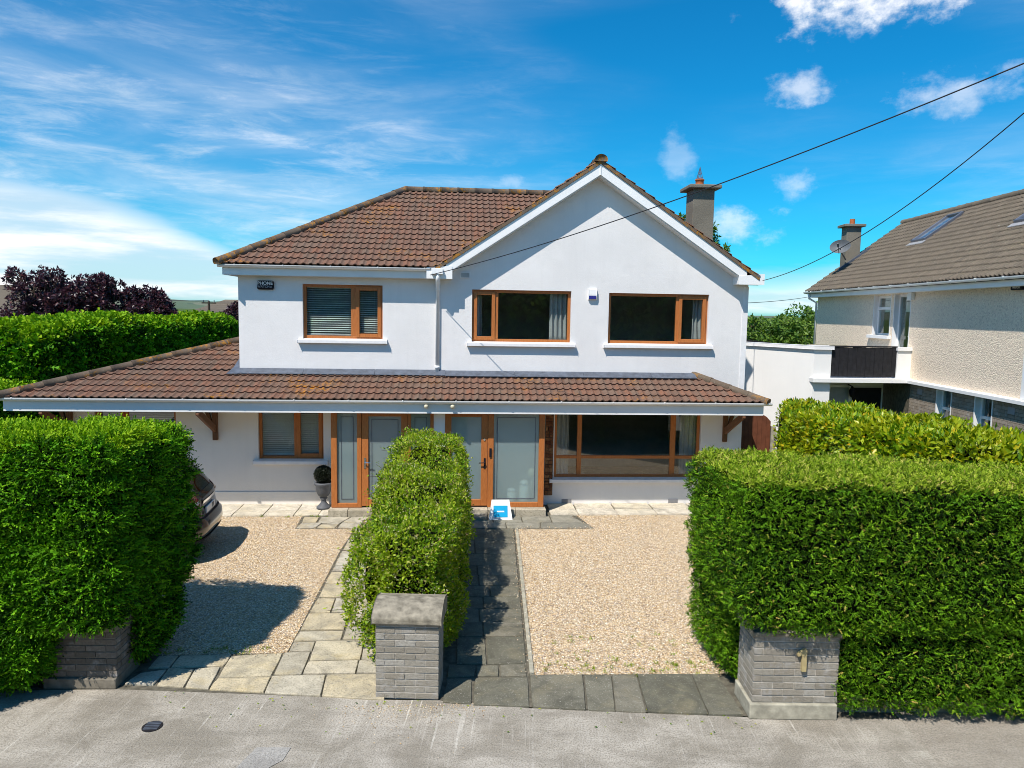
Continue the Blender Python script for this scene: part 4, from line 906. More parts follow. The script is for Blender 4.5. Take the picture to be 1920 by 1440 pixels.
# ------------------------------------------------------------------ foliage tools
def vnoise(P, scale, seed=0):
    q = P*scale+seed*17.3; i = np.floor(q).astype(np.int64); f = q-i; f = f*f*(3-2*f)
    def h(a):
        n = (a[:, 0]*374761393+a[:, 1]*668265263+a[:, 2]*2147483647+seed*1274126177) & 0xffffffff
        n = ((n ^ (n >> 13))*1274126177) & 0xffffffff; return ((n ^ (n >> 16)) & 0xffff)/65535.
    r = 0
    for dx in (0, 1):
        for dy in (0, 1):
            for dz_ in (0, 1):
                w = (f[:, 0] if dx else 1-f[:, 0])*(f[:, 1] if dy else 1-f[:, 1])*(f[:, 2] if dz_ else 1-f[:, 2])
                r = r+w*h(i+np.array([dx, dy, dz_]))
    return r*2-1
class RBox:
    """rounded hedge block: plan quad A,B,C,D (front-left, front-right, back-right, back-left), bottom z0, tops at the corners"""
    def __init__(s, quad, z0, tops, n=9): s.q = np.array(quad, float); s.z0 = z0; s.t = np.array(tops, float); s.n = n
    def map(s, p):
        u, v, w = ((p+1)/2).T
        wt = np.stack([(1-u)*(1-v), u*(1-v), u*v, (1-u)*v], 1); xy = wt@s.q; t = wt@s.t
        return np.stack([xy[:, 0], xy[:, 1], s.z0+w*(t-s.z0)], 1)
    def axes(s):
        q = s.q; return np.array([[*((q[1]+q[2]-q[0]-q[3])/4), 0], [*((q[2]+q[3]-q[0]-q[1])/4), 0], [0, 0, (s.t.mean()-s.z0)/2]])
    def sample(s, dens):
        a = s.axes(); L = np.linalg.norm(a, axis=1)
        faces = [(0, 1), (0, -1), (1, 1), (1, -1), (2, 1), (2, -1)]; ar = [4*np.prod(np.delete(L, f[0])) for f in faces]; ar[5] *= .35; ar[2] *= .6
        out = []
        for f, A in zip(faces, ar):
            n = int(A*dens); p = rng.uniform(-1, 1, (n, 3)); p[:, f[0]] = f[1]; out.append(p)
        p = np.concatenate(out); r = (np.abs(p)**s.n).sum(1)**(1/s.n); p /= r[:, None]
        g = np.abs(p)**(s.n-1)*np.sign(p)
        nrm = (g[:, :, None]*(a/(L**2)[:, None])[None]).sum(1); nrm /= np.linalg.norm(nrm, axis=1)[:, None]
        return s.map(p), nrm
    def inside(s, P, margin=.05):
        uv = np.zeros((len(P), 2)); a = s.axes(); c = s.q.mean(0)
        for _ in range(5):
            pp = s.map(np.concatenate([uv, np.zeros((len(P), 1))], 1))[:, :2]; d = P[:, :2]-pp
            J = np.array([a[0, :2], a[1, :2]]).T; uv = uv+np.linalg.solve(J, d.T).T
        u, v = ((uv+1)/2).T; wt = np.stack([(1-u)*(1-v), u*(1-v), u*v, (1-u)*v], 1); t = wt@s.t
        w = (P[:, 2]-s.z0)/(t-s.z0)*2-1
        L = np.linalg.norm(a, axis=1).min(); q = np.abs(np.stack([uv[:, 0], uv[:, 1], w], 1))
        return (q**s.n).sum(1)**(1/s.n) < 1-margin/L
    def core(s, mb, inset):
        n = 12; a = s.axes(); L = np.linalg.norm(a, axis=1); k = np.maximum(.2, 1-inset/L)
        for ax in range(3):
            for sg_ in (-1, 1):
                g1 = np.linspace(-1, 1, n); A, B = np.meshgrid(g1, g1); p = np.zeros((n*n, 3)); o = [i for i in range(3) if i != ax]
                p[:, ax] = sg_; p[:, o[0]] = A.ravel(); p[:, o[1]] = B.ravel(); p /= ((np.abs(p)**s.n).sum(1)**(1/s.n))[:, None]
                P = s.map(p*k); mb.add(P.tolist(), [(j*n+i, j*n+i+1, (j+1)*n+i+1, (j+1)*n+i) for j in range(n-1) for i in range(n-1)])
def frond():
    sp = [(0, 0, 0), (0, .34, .03), (0, .64, .02), (0, 1.05, -.07)]; V = list(sp); f = []
    for k in range(3):
        w = (.34, .31, .17)[k]
        for s in (-1, 1):
            V.append((s*w, sp[k][1]+.36, -.05)); f.append((k, len(V)-1, k+1) if s < 0 else (k, k+1, len(V)-1))
    return np.array(V), np.array(f)
LEAF_V = np.array([(0, 0, 0), (-.24, .38, .06), (0, .5, -.02), (.24, .38, .06), (0, 1, -.03)], float)
LEAF_F = np.array([(0, 2, 1), (0, 3, 2), (1, 2, 4), (2, 3, 4)])
FR_V, FR_F = frond()
def hedge(name, label, boxes, dens, size, mat, kind='frond', carve=None, bump=(.07, 2.2, .05, 6.), core_in=.16, out=(.15, .75), upb=.12, wild=.6, extra=None, thin_back=True, topmat=None, deep=.07, aniso=1., slim=(1, 1), flat=1.):
    t = thing(name, label, 'hedge', (float(boxes[0].q[:, 0].mean()), float(boxes[0].q[:, 1].mean()), 0))
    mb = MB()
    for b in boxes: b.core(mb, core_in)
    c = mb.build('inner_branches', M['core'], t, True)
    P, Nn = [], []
    for i, b in enumerate(boxes):
        p, n = b.sample(dens); k = np.ones(len(p), bool)
        for j, b2 in enumerate(boxes):
            if j != i: k &= ~b2.inside(p, .06)
        if thin_back: k &= (n[:, 1] < .55) | (rng.random(len(p)) < .07)
        k &= ((n*(p-np.array(CAM))).sum(1) < .4) | (rng.random(len(p)) < .3)     # sides facing away are thinner
        P.append(p[k]); Nn.append(n[k])
    P = np.concatenate(P); Nn = np.concatenate(Nn)
    a1, s1, a2, s2 = bump
    PA = P*np.array([1, 1, aniso]); base = a1*vnoise(P, s1, 1)+a2*vnoise(PA, s2, 2)
    e = .35/s2; gr = np.stack([(a2*vnoise((P+np.eye(3)[k]*e)*np.array([1, 1, aniso]), s2, 2)+a1*vnoise(P+np.eye(3)[k]*e, s1, 1)-base)/e for k in range(3)], 1)
    gr -= Nn*(gr*Nn).sum(1)[:, None]; d = base+rng.uniform(-deep, .02, len(P)); P = P+Nn*d[:, None]; N0 = Nn
    Nn = Nn-gr*1.3; Nn /= np.linalg.norm(Nn, axis=1)[:, None]
    if carve is not None:
        k = ~carve(P); P, Nn, N0 = P[k], Nn[k], N0[k]
    k = P[:, 2] > .03; P, Nn, N0 = P[k], Nn[k], N0[k]
    fr = frames(Nn, rng.uniform(out[0], out[1], len(P)), upb, wild, flat); sz = rng.uniform(size[0], size[1], len(P))
    TV, TF = (FR_V, FR_F) if kind == 'frond' else (LEAF_V, LEAF_F); TV = TV*np.array([slim[0], slim[1], 1])
    tp = (N0[:, 2]+.45*vnoise(P, 4.5, 5)+.2*vnoise(P, 14., 6) > .62) if topmat else np.zeros(len(P), bool)  # upward-facing sprays take the colour with sunlight painted in
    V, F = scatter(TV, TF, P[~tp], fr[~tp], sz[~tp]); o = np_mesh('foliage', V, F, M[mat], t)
    if topmat: V, F = scatter(TV, TF, P[tp], fr[tp], sz[tp]); np_mesh('sunlit_clipped_top', V, F, M[topmat], t)
    if extra: extra(t, P, N0)
    return t
# right-hand clipped conifer hedge with the numbered pillar under its corner
RB = [RBox([(2.90, 7.03), (7.0, 6.72), (7.0, 8.75), (3.00, 9.30)], .96, [2.63, 2.55, 2.42, 2.50], 13),
      RBox([(3.98, 7.05), (7.0, 6.78), (7.0, 8.6), (4.0, 9.1)], .07, [1.9, 1.9, 1.9, 1.9], 11),
      RBox([(3.06, 7.76), (4.6, 7.75), (4.6, 9.2), (3.08, 9.28)], .05, [2.1, 2.1, 2.1, 2.1], 9)]
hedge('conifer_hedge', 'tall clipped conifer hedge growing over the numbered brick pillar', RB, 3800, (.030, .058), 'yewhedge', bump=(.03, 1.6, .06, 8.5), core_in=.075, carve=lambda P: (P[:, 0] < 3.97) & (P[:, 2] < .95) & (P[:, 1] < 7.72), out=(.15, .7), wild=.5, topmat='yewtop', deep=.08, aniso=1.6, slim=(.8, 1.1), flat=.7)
LB = [RBox([(-7.2, 8.10), (-3.66, 7.70), (-3.44, 9.75), (-7.2, 10.6)], .72, [2.76, 2.84, 2.74, 2.55], 11),
      RBox([(-7.2, 8.10), (-4.42, 7.72), (-4.3, 9.5), (-7.2, 10.3)], .12, [1.8, 1.8, 1.8, 1.8], 7),
      RBox([(-4.6, 8.52), (-3.68, 8.42), (-3.55, 9.3), (-4.5, 9.8)], .08, [1.8, 1.8, 1.8, 1.8], 6),
      RBox([(-6.5, 6.95), (-5.25, 6.9), (-5.0, 8.4), (-6.5, 8.6)], .8, [1.7, 1.6, 1.7, 1.7], 3)]
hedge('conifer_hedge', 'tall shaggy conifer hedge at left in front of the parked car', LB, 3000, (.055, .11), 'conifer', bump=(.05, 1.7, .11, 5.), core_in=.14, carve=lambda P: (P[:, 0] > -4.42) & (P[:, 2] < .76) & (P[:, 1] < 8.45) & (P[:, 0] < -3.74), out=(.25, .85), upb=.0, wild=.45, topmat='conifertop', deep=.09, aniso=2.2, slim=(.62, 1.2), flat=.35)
PB = [RBox([(-1.04, 8.25), (-.05, 8.2), (.13, 14.2), (-1.18, 14.2)], .05, [1.62, 1.60, 2.04, 2.07], 7), RBox([(-1.42, 8.7), (-.7, 8.6), (-.7, 10.6), (-1.36, 10.8)], .25, [1.35, 1.4, 1.45, 1.4], 3.2), RBox([(-1.34, 11.2), (-.7, 11.2), (-.7, 12.8), (-1.34, 12.6)], .3, [1.7, 1.7, 1.7, 1.7], 3.2)]
def privet_extra(t, P, Nn):
    k = rng.choice(np.nonzero((Nn[:, 2] > -.2))[0], 420); c = P[k]+Nn[k]*.02; V, F = [], []
    pos = np.repeat(c, 6, 0)+rng.normal(size=(len(c)*6, 3))*np.array([.018, .018, .03]); pos[:, 2] += .02
    V, F = scatter(PEB_V, PEB_F, pos, rot_frames(len(pos)), rng.uniform(.006, .012, len(pos))); o = np_mesh('flowers', V, F, M['flower'], t); o['kind'] = 'stuff'
    # straggling shoots
    cand = np.nonzero((np.abs(Nn[:, 0]) > .6) | (Nn[:, 2] > .7))[0]; ks = rng.choice(cand, 170); mb = MB(); LP, LN = [], []
    for i in ks:
        side = Nn[i, 0] < -.6; L = rng.uniform(.15, .38) if side else rng.uniform(.06, .16)
        d = Nn[i]*.9+np.array([rng.uniform(-.3, .3), rng.uniform(-.5, .5), rng.uniform(-.1, .7)]); d /= np.linalg.norm(d)
        a = P[i]-Nn[i]*.05; pts = [a+d*L*s+np.array([0, 0, -.12*L*s*s]) for s in (0, .35, .7, 1)]; mb.tube([tuple(p) for p in pts], [.004, .004, .003, .002], 4)
        for s in np.linspace(.2, 1, 9): LP.append(a+d*L*s+rng.normal(size=3)*.008); LN.append(d+rng.normal(size=3)*.5)
    mb.build('shoots', M['trunk'], t)['kind'] = 'stuff'
    LP = np.array(LP); LN = np.array(LN); LN /= np.linalg.norm(LN, axis=1)[:, None]
    V, F = scatter(LEAF_V, LEAF_F, LP, frames(LN, rng.uniform(.2, .7, len(LP)), .1, .8), rng.uniform(.035, .06, len(LP))); np_mesh('shoot_leaves', V, F, M['privet'], t)['kind'] = 'stuff'
hedge('privet_hedge', 'loose flowering privet hedge between the two front paths', PB, 2300, (.03, .062), 'privet', 'leaf', bump=(.17, 1.5, .11, 4.5), deep=.14, core_in=.22, out=(.15, .8), upb=.2, wild=.8, extra=privet_extra)
QB = [RBox([(7.15, 8.6), (8.75, 8.7), (8.35, 18.6), (7.2, 16.0)], .05, [2.62, 2.62, 2.22, 2.15], 8)]
hedge('laurel_hedge', 'yellow-green laurel hedge along the boundary with the neighbouring house', QB, 800, (.07, .14), 'laurel', 'leaf', bump=(.13, 1.1, .10, 3.5), deep=.14, out=(.2, .8), upb=.2, wild=.7)
TH = [RBox([(-26, -15), (26, -15), (26, -12), (-26, -12)], 0, [7.5, 7.0, 7.2, 7.4], 7)]
hedge('tall_hedge', 'tall dark hedge across the road, reflected in the upstairs windows', TH, 26, (.45, .75), 'treeleaf', 'leaf', bump=(.9, .25, .5, .8), core_in=.6, thin_back=False)
BB = [RBox([(-12.6, 19.0), (-10.4, 19.0), (-9.3, 33.0), (-12.2, 33.0)], .0, [3.72, 3.74, 3.78, 3.78], 9)]
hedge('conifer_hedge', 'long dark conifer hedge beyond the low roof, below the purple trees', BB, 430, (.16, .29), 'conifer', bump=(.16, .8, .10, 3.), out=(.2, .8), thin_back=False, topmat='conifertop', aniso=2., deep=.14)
B2 = [RBox([(-15, 15.5), (-10.0, 16.0), (-9.9, 18.4), (-15, 18.4)], .0, [2.42, 2.40, 2.34, 2.36], 9)]
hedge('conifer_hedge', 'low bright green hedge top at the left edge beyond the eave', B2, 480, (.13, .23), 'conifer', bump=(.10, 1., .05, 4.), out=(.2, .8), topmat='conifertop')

# ------------------------------------------------------------------ brick pillars
def pillar(label, Xl, Yf, w, d, h, rot, mat='brick', plinth=0., cap='barrel', mort='mortar'):
    t = thing('brick_pillar', label, 'pillar', (Xl, Yf, 0))
    T = Matrix.Translation((Xl, Yf, 0)) @ Matrix.Rotation(rot, 4, 'Z')
    mb = MB(T); mb.box(.008, w-.008, .008, d-.008, 0, h); mb.build('mortar_core', M[mort], t)
    if plinth:
        mb = MB(T); mb.box(-.03, w+.0, -.035, d, 0, plinth); mb.build('plinth', M['plinth' if mort == 'mortar' else mort], t, False, .012)
    cache = {}
    def brick(x0, x1, y0, y1, z, hh=.065):
        key = (round(x1-x0, 3), round(y1-y0, 3), round(hh, 3))
        if key not in cache: cache[key] = None
        a, b = key[0], key[1]; c = .004
        if cache[key] is None:
            m = MB(); m.add([(c, c, 0), (a-c, c, 0), (a-c, b-c, 0), (c, b-c, 0), (0, 0, c), (a, 0, c), (a, b, c), (0, b, c), (0, 0, hh-c), (a, 0, hh-c), (a, b, hh-c), (0, b, hh-c), (c, c, hh), (a-c, c, hh), (a-c, b-c, hh), (c, b-c, hh)],
                            [(0, 3, 2, 1), (12, 13, 14, 15)]+[q for k in range(3) for q in [(4*k+i, 4*k+(i+1) % 4, 4*k+4+(i+1) % 4, 4*k+4+i) for i in range(4)]])
            cache[key] = m.mesh('brick', M[mat])
        o = put(bpy.data.objects.new('brick', cache[key]), t)
        o.matrix_basis = T @ Matrix.Translation((x0, y0+random.uniform(-.003, .003), z))
    z = plinth+.008; row = 0
    while z < h-.02:
        hh = min(.065, h-z); x = 0; first = .10 if row % 2 else .2175
        while x < w-.02:
            e = min(x+first, w)
            if w-e < .04: e = w
            brick(x, e-(.009 if e < w else 0), 0, .10, z, hh); x = e; first = .2235
        for xs_ in ((0, .10), (w-.10, w)):
            y = .109; f2 = .2175 if row % 2 else .10
            while y < d-.02:
                e = min(y+f2, d)
                if d-e < .04: e = d
                brick(xs_[0], xs_[1], y, e-(.009 if e < d else 0), z, hh); y = e; f2 = .2235
        z += .0745; row += 1
    mb = MB(T)
    if cap == 'barrel':
        pr = [(-.045, h), (-.045, h+.065)]+[(-.045+(d+.09)*s, h+.065+.125*math.sin(math.pi*min(1, s*1.15)/1.15*.9)**.8) for s in (.03, .1, .2, .32, .45, .6, .75, .9, .97)]+[(d+.045, h+.07), (d+.045, h)]
        mb.prism(pr, 0, -.04, w+.035)
    else:
        mb.prism([(-.02, h), (-.02, h+.05), (d*.5, h+.10), (d+.02, h+.05), (d+.02, h)], 0, -.03, w+.005)
    mb.build('coping', M['stonecap'], t, False, .012)
    return t, T
pillar('free-standing grey brick pillar with curved cap in front of the privet hedge', -.885, 7.745, .69, .45, .865, R(-5.5))
nt_, NT = pillar('grey brick pillar with the number 1 under the clipped hedge', 3.13, 7.19, .90, .50, .90, R(-4.), plinth=.17, cap='ridge')
one = [(.0, .172), (.055, .215), (.082, .215), (.082, 0), (.042, 0), (.042, .158), (.0, .148)]
mb = MB(NT @ Matrix.Translation((.445, -.03, .54)) @ Matrix.Diagonal((1.15, 1.6, 1.12, 1))); mb.prism(one, 1, -.008, .012); mb.build('house_number', M['gold'], nt_, False, .002)
pillar('shaded brick pillar under the shaggy hedge at left', -4.55, 8.13, .77, .55, .86, R(-3.), 'brick_shaded', plinth=.12, cap='ridge', mort='mortar_shaded')
mb = MB(); mb.prism([(4.06, 7.27), (9.5, 6.95), (9.5, 7.15), (4.06, 7.47)], 2, 0, .26); tag(mb.build('boundary_wall', M['plinth'], None, False, .01), 'low concrete wall in shade under the right-hand clipped hedge', 'wall')
mb = MB(); mb.prism([(-12, 9.05), (-4.62, 8.3), (-4.62, 8.5), (-12, 9.25)], 2, 0, .5); tag(mb.build('boundary_wall', M['mortar'], None, False, .01), 'low wall buried in the shaggy hedge at left', 'wall')

# ------------------------------------------------------------------ urn with clipped ball
t = thing('potted_topiary', 'dark clipped ball plant in a grey urn beside the left porch', 'plant', (-2.86, 15.5, 0))
MB().lathe([(.15, .03), (.15, .07), (.12, .09), (.06, .16), (.05, .22), (.085, .26), (.06, .28), (.11, .31), (.155, .40), (.165, .52), (.19, .56), (.19, .60), (.16, .60), (.15, .55)], (-2.86, 15.5, 0), 24).build('urn', M['urn'], t, True)
n = 5200; d = rng.normal(size=(n, 3)); d /= np.linalg.norm(d, axis=1)[:, None]; c = np.array([-2.86, 15.5, .76]); p = c+d*(.175+rng.uniform(-.03, .015, n))[:, None]
V, F = scatter(LEAF_V, LEAF_F, p, frames(d, rng.uniform(.2, .8, n), .1, .8), rng.uniform(.02, .035, n)); np_mesh('foliage', V, F, M['topiary'], t)
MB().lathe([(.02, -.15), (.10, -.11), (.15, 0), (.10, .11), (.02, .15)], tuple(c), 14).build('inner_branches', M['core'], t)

# ------------------------------------------------------------------ car (parked along the house, tail to the path)
def car():
    t = thing('parked_car', 'black estate car parked nose-left behind the shaggy hedge', 'car', (-6.5, 12.85, 0))
    T = Matrix.Translation((-4.22, 12.86, .01)) @ Matrix.Rotation(R(180+4), 4, 'Z')     # local x: forward, rear at x = 0
    hw = .94
    rear = [(.16, .30, .90), (.05, .36, .95), (.0, .50, .985), (.02, .64, 1.), (.10, .72, .985), (.13, .86, .975), (.12, .98, .955), (.16, 1.06, .93), (.34, 1.28, .84), (.58, 1.53, .72), (.70, 1.60, .69)]   # x, z, width factor
    roof = [(1.2, 1.665, .69), (2.0, 1.68, .69), (2.7, 1.60, .69)]
    front = [(2.85, 1.55, .70), (3.2, 1.32, .80), (3.62, 1.06, .90), (4.3, .97, .90), (4.62, .84, .90), (4.68, .72, .93), (4.72, .6, .94), (4.73, .50, .94), (4.70, .40, .93), (4.66, .34, .92), (4.6, .30, .9)]
    prof = rear+roof+front; S = np.linspace(-1, 1, 25)
    def pt(i, s):
        """fractional profile index, lateral -1..1"""
        i0 = min(int(i), len(prof)-2); f = i-i0; a, b = prof[i0], prof[i0+1]
        x, z, w = (a[k]*(1-f)+b[k]*f for k in range(3)); q = abs(s)
        cx = .26*q**5 if x < 2 else -.35*q**5
        if 1.25 < z: cx *= .5
        return Vector((x+cx+.03*q*q*(1 if x < 2 else -1), s*hw*w, z-.035*q**4*(1 if z > 1.5 else 0)))
    V = []; F = []; ns = len(S)
    for i in range(len(prof)):
        for s in S: V.append(tuple(pt(i, s)))
    for i in range(len(prof)-1):
        for j in range(ns-1): F.append((i*ns+j, i*ns+j+1, (i+1)*ns+j+1, (i+1)*ns+j))
    mb = MB(T).add(V, F)
    nr = len(rear); nf = len(prof)
    for sidx, sg_ in ((0, -1), (ns-1, 1)):     # flanks join equal steps of the tail and nose outlines
        rows = []
        for k in range(nr):
            a, b = Vector(V[k*ns+sidx]), Vector(V[(nf-1-k)*ns+sidx]); bul = .03 if .4 < a.z < 1.05 else 0
            rows.append([a.lerp(b, q/8)+Vector((0, sg_*bul*math.sin(math.pi*q/8), 0)) for q in range(9)])
        base = len(mb.v); mb.v += [tuple(p) for r_ in rows for p in r_]
        for k in range(nr-1):
            for q in range(8): mb.f.append((base+k*9+q, base+k*9+q+1, base+(k+1)*9+q+1, base+(k+1)*9+q))
        top = rows[-1]; base = len(mb.v); loop = [tuple(V[k*ns+sidx]) for k in range(nr, nf-nr)]
        mb.v += [tuple(p) for p in top]+loop[::-1]; mb.f.append(tuple(range(base, base+len(top)+len(loop))))
    body = mb.build('body', M['paint'], t, True); body.data.shade_smooth()
    def patch(i0, i1, s0, s1, off, mat, name, ni=6, nj=8, parent=None):
        m = MB(T); g_ = []
        for a in range(ni+1):
            for b in range(nj+1):
                i, s = i0+(i1-i0)*a/ni, s0+(s1-s0)*b/nj; p = pt(i, s); e = .02
                nn = (pt(i+e, s)-pt(i-e if i > e else i, s)).cross(pt(i, min(1, s+e))-pt(i, max(-1, s-e))).normalized()
                if nn.x > 0 and i < nr: nn = -nn
                if i >= nr and nn.z < 0: nn = -nn
                g_.append(p+nn*off)
        m.add(g_, [(a*(nj+1)+b, a*(nj+1)+b+1, (a+1)*(nj+1)+b+1, (a+1)*(nj+1)+b) for a in range(ni) for b in range(nj)])
        return m.build(name, mat, parent or t, True)
    patch(7.25, 9.3, -.84, .84, .006, M['carglass'], 'rear_window'); patch(7.2, 9.4, -.86, .86, .003, M['black'], 'window_surround')
    for s0, s1 in ((-1., -.60), (.60, 1.)):
        tl = patch(5.75, 7.25, s0, s1, .012, M['lamp_red'], 'tail_light', 5, 12); patch(5.75, 6.25, s0, s1, .018, M['lamp_clear'], 'lens', 3, 12, tl)
        patch(2.1, 2.6, s0*.99, s0*.93 if s0 < 0 else s0*1.5, .008, M['orange'], 'reflector', 2, 3) if s0 < 0 else patch(2.1, 2.6, .93, .99, .008, M['orange'], 'reflector', 2, 3)
    patch(5.55, 5.95, -.42, .42, .016, M['chrome'], 'chrome_strip', 3, 10)
    patch(.0, 1.2, -.95, .95, .010, M['black'], 'lower_bumper', 4, 16); patch(3.6, 3.9, -.98, .98, .006, M['black'], 'bumper_gap', 2, 24)
    m = MB(T); m.box(.092, .118, -.27, .27, .735, .845); pl = m.build('number_plate', M['white'], t, False, .004)
    text_mesh('59', .11, M['black'], T @ Matrix.Translation((.089, -.12, .79)) @ Matrix.Rotation(R(-90), 4, 'Z') @ Matrix.Rotation(R(90), 4, 'X'), 'plate_characters', pl, .001)
    patch(len(rear)+len(roof)+.1, len(rear)+len(roof)+1.9, -.9, .9, .006, M['carglass'], 'windscreen')
    for sg_ in (-1, 1):
        m = MB(T); y = sg_*(hw*.90)
        pts = [(.75, 1.10), (.80, 1.22), (1.05, 1.48), (2.6, 1.52), (3.1, 1.22), (3.3, 1.10)]
        m.add([(x, y*(1-.16*(z-1.1)/.4)+sg_*.035, z) for x, z in pts], [tuple(range(len(pts)))]); m.build('side_window', M['carglass'], t)
        for x in (.92, 3.75):
            m = MB(T); m.tube([(x, sg_*.70, .36), (x, sg_*.955, .36)], .36, 28); w = m.build('wheel', M['tyre'], t)
            m = MB(T); m.tube([(x, sg_*.93, .36), (x, sg_*.965, .36)], .25, 24); m.build('rim', M['steel'], w)
    m = MB(T); m.box(.3, 4.4, -.8, .8, .22, .5); m.build('underbody', M['black'], t)
car()

# ------------------------------------------------------------------ side gate
t = thing('garden_gate', 'arched red-brown timber gate at the right of the house', 'gate', (6.85, 16.4, 0))
n = 8
for k in range(n):
    a, b = 6.42+k*.105, 6.42+(k+1)*.105-.006; q = lambda x: 1.55+.48*math.sqrt(max(0, 1-((x-6.84)/.50)**2))
    mb = MB(); mb.prism([(a, .05), (b, .05), (b, q(b)), (a, q(a))], 1, 16.4, 16.425+.004*(k % 2)); mb.build('board', M['gatewood'], t)
for z in (.3, 1.4): MB().box(6.42, 7.26, 16.43, 16.46, z, z+.1).build('rail', M['gatewood'], t)
MB().box(7.28, 7.38, 16.38, 16.48, 0, 1.7).build('post', M['plinth'], t)

# ------------------------------------------------------------------ neighbouring house
NL = Vector((11.63, 18.06, 0)); NTm = Matrix.Translation(NL) @ Matrix.Rotation(R(-6.3), 4, 'Z')
NH = thing('neighbour_house', 'cream pebble-dashed house with brown-grey roof and balcony at right', 'house', tuple(NL))
def nb(): return MB(NTm)
# local: x to the right, y away from the street; side wall at x = 0
nw = (1.30, 2.30, 3.78, 4.88); nd = (.22, 1.08, 2.75, 4.90); w2 = (-1.95, -1.34, .9, 2.66); w3 = (-3.50, -2.90, .9, 2.66)
def side_wall(z0, z1, y0, y1, holes, mat, name, x=0.):
    m = nb(); tmp = MB(); wall_grid(tmp, y0, y1, z0, z1, 0, .3, holes)     # x->along, y->depth
    m.v = [(x+p[1], p[0], p[2]) for p in tmp.v]; m.f = [tuple(reversed(f)) for f in tmp.f]
    return m.build(name, mat, NH)
side_wall(2.66, 5.1, -8.5, 6.6, [nw, (nd[0], nd[1], 2.75, 4.90)], M['dash'], 'upper_wall')
m = nb(); m.prism([(0, 5.1), (2.85, 7.22), (5.7, 5.1), (5.7, 0), (0, 0)], 1, 6.6, 6.62); m.build('gable_wall', M['dash'], NH)
m = nb(); m.box(5.4, 5.7, -8.5, 6.6, 0, 5.1); m.box(0.3, 5.4, -8.5, -8.2, 0, 5.1); m.build('far_wall', M['dash'], NH)
m = nb(); m.box(.3, 5.4, -8.2, 6.5, 2.45, 2.7); m.box(2.4, 2.5, -8.2, 6.5, 0, 5.0); m.build('inner_wall', M['inner'], NH)
bw = side_wall(0, 2.55, -8.5, 6.6, [w2, w3], M['mortar_dark'], 'brick_wall', .02)
m = nb(); nbr = 0
for r in range(11, 34):
    z = .02+r*.075; y = -6.0+(.11 if r % 2 else 0)
    while y < -.05:
        a, e = y, min(y+.214, -.04)
        for h in (w2, w3):
            if h[2]-.05 < z < h[3]:
                if h[0]-.03 < e <= h[1]+.03 and a < h[0]-.03: e = h[0]-.03
                if h[0]-.03 <= a < h[1]+.03 and e > h[1]+.03: a = h[1]+.03
                if a >= h[0]-.031 and e <= h[1]+.031: e = a
        if e-a > .02: m.box(.003, .05, a, e-.006, z, z+.068)
        y += .22
o = m.build('bricks', M['nbrick'], bw); o['kind'] = 'stuff'
m = nb(); m.prism([(-.14, 2.60), (.02, 2.60), (.02, 2.70), (-.14, 2.68)], 1, -8.5, -.0); m.build('string_course', M['white'], NH, False, .005)
m = nb(); m.box(-.015, .001, -4.55, -4.40, 2.7, 5.0); m.build('corner_band', M['white'], NH)
def nwin(h, tr, name='window', sill=True, door=False):
    y0, y1, z0, z1 = h; m = nb(); f = .06
    xa, xb = .12, .19
    m.box(xa, xb, y0, y0+f, z0, z1); m.box(xa, xb, y1-f, y1, z0, z1); m.box(xa+.001, xb, y0+f, y1-f, z0, z0+f); m.box(xa+.001, xb, y0+f, y1-f, z1-f, z1)
    if tr: m.box(xa+.002, xb, y0+f, y1-f, tr, tr+.07)
    w = m.build(name, M['upvc'], NH, False, .005)
    for c, d in ([(z0+f, tr), (tr+.07, z1-f)] if tr else [(z0+f, z1-f)]):
        q = nb(); q.box(xa+.03, xa+.036, y0+f-.004, y1-f+.004, c-.004, d+.004); q.build('pane', M['glass'], w)
    for b in ((-.003, .13, y0-.03, y0+.004), (-.003, .13, y1-.004, y1+.03)):
        q = nb(); q.box(b[0], b[1], b[2], b[3], z0, z1+.03); q.build('reveal', M['white'], w)
    if sill: q = nb(); q.box(-.10, .1, y0-.12, y1+.16, z0-.09, z0); q.build('window_sill', M['white'], w, False, .006)
    return w
nwin(nw, 4.50); w = nwin((nd[0], nd[1], 2.75, 4.90), None, 'balcony_door', False)
q = nb(); q.box(.07, .12, nd[0]+.015, nd[0]+.045, 3.72, 3.86); q.tube([(.09, nd[0]+.03, 3.8), (.05, nd[0]+.03, 3.8), (.05, nd[0]+.15, 3.79)], .01, 6); q.build('door_handle', M['chrome'], w)
nwin(w2, 2.10); nwin(w3, 2.10)
tag(MB(NTm).box(.45, .47, 1.35, 1.9, 3.8, 4.85).build('curtain', M['curtain']), 'pale curtain inside the white-framed window of the neighbouring house', 'curtain')
m = nb(); m.box(-.10, .0, .02, .22, 4.74, 4.98); m.build('meter_box', M['fascia'], NH, False, .01)
m = nb(); m.box(-.09, .0, -4.30, -3.93, 4.86, 5.05); bx = m.build('alarm_box', M['black'], NH, False, .02)
text_mesh('PHONE', .085, M['white'], NTm @ Matrix.Translation((-.092, -4.115, 4.985)) @ Matrix.Rotation(R(-90), 4, 'Z') @ Matrix.Rotation(R(90), 4, 'X'), 'lettering', bx)
text_mesh('WATCH', .06, M['white'], NTm @ Matrix.Translation((-.092, -4.115, 4.91)) @ Matrix.Rotation(R(-90), 4, 'Z') @ Matrix.Rotation(R(90), 4, 'X'), 'lettering', bx)
for y in (-.55, -4.15): m = nb(); m.box(-.01, .0, y-.11, y+.11, 2.36, 2.50); m.build('air_vent', M['grille'], NH)
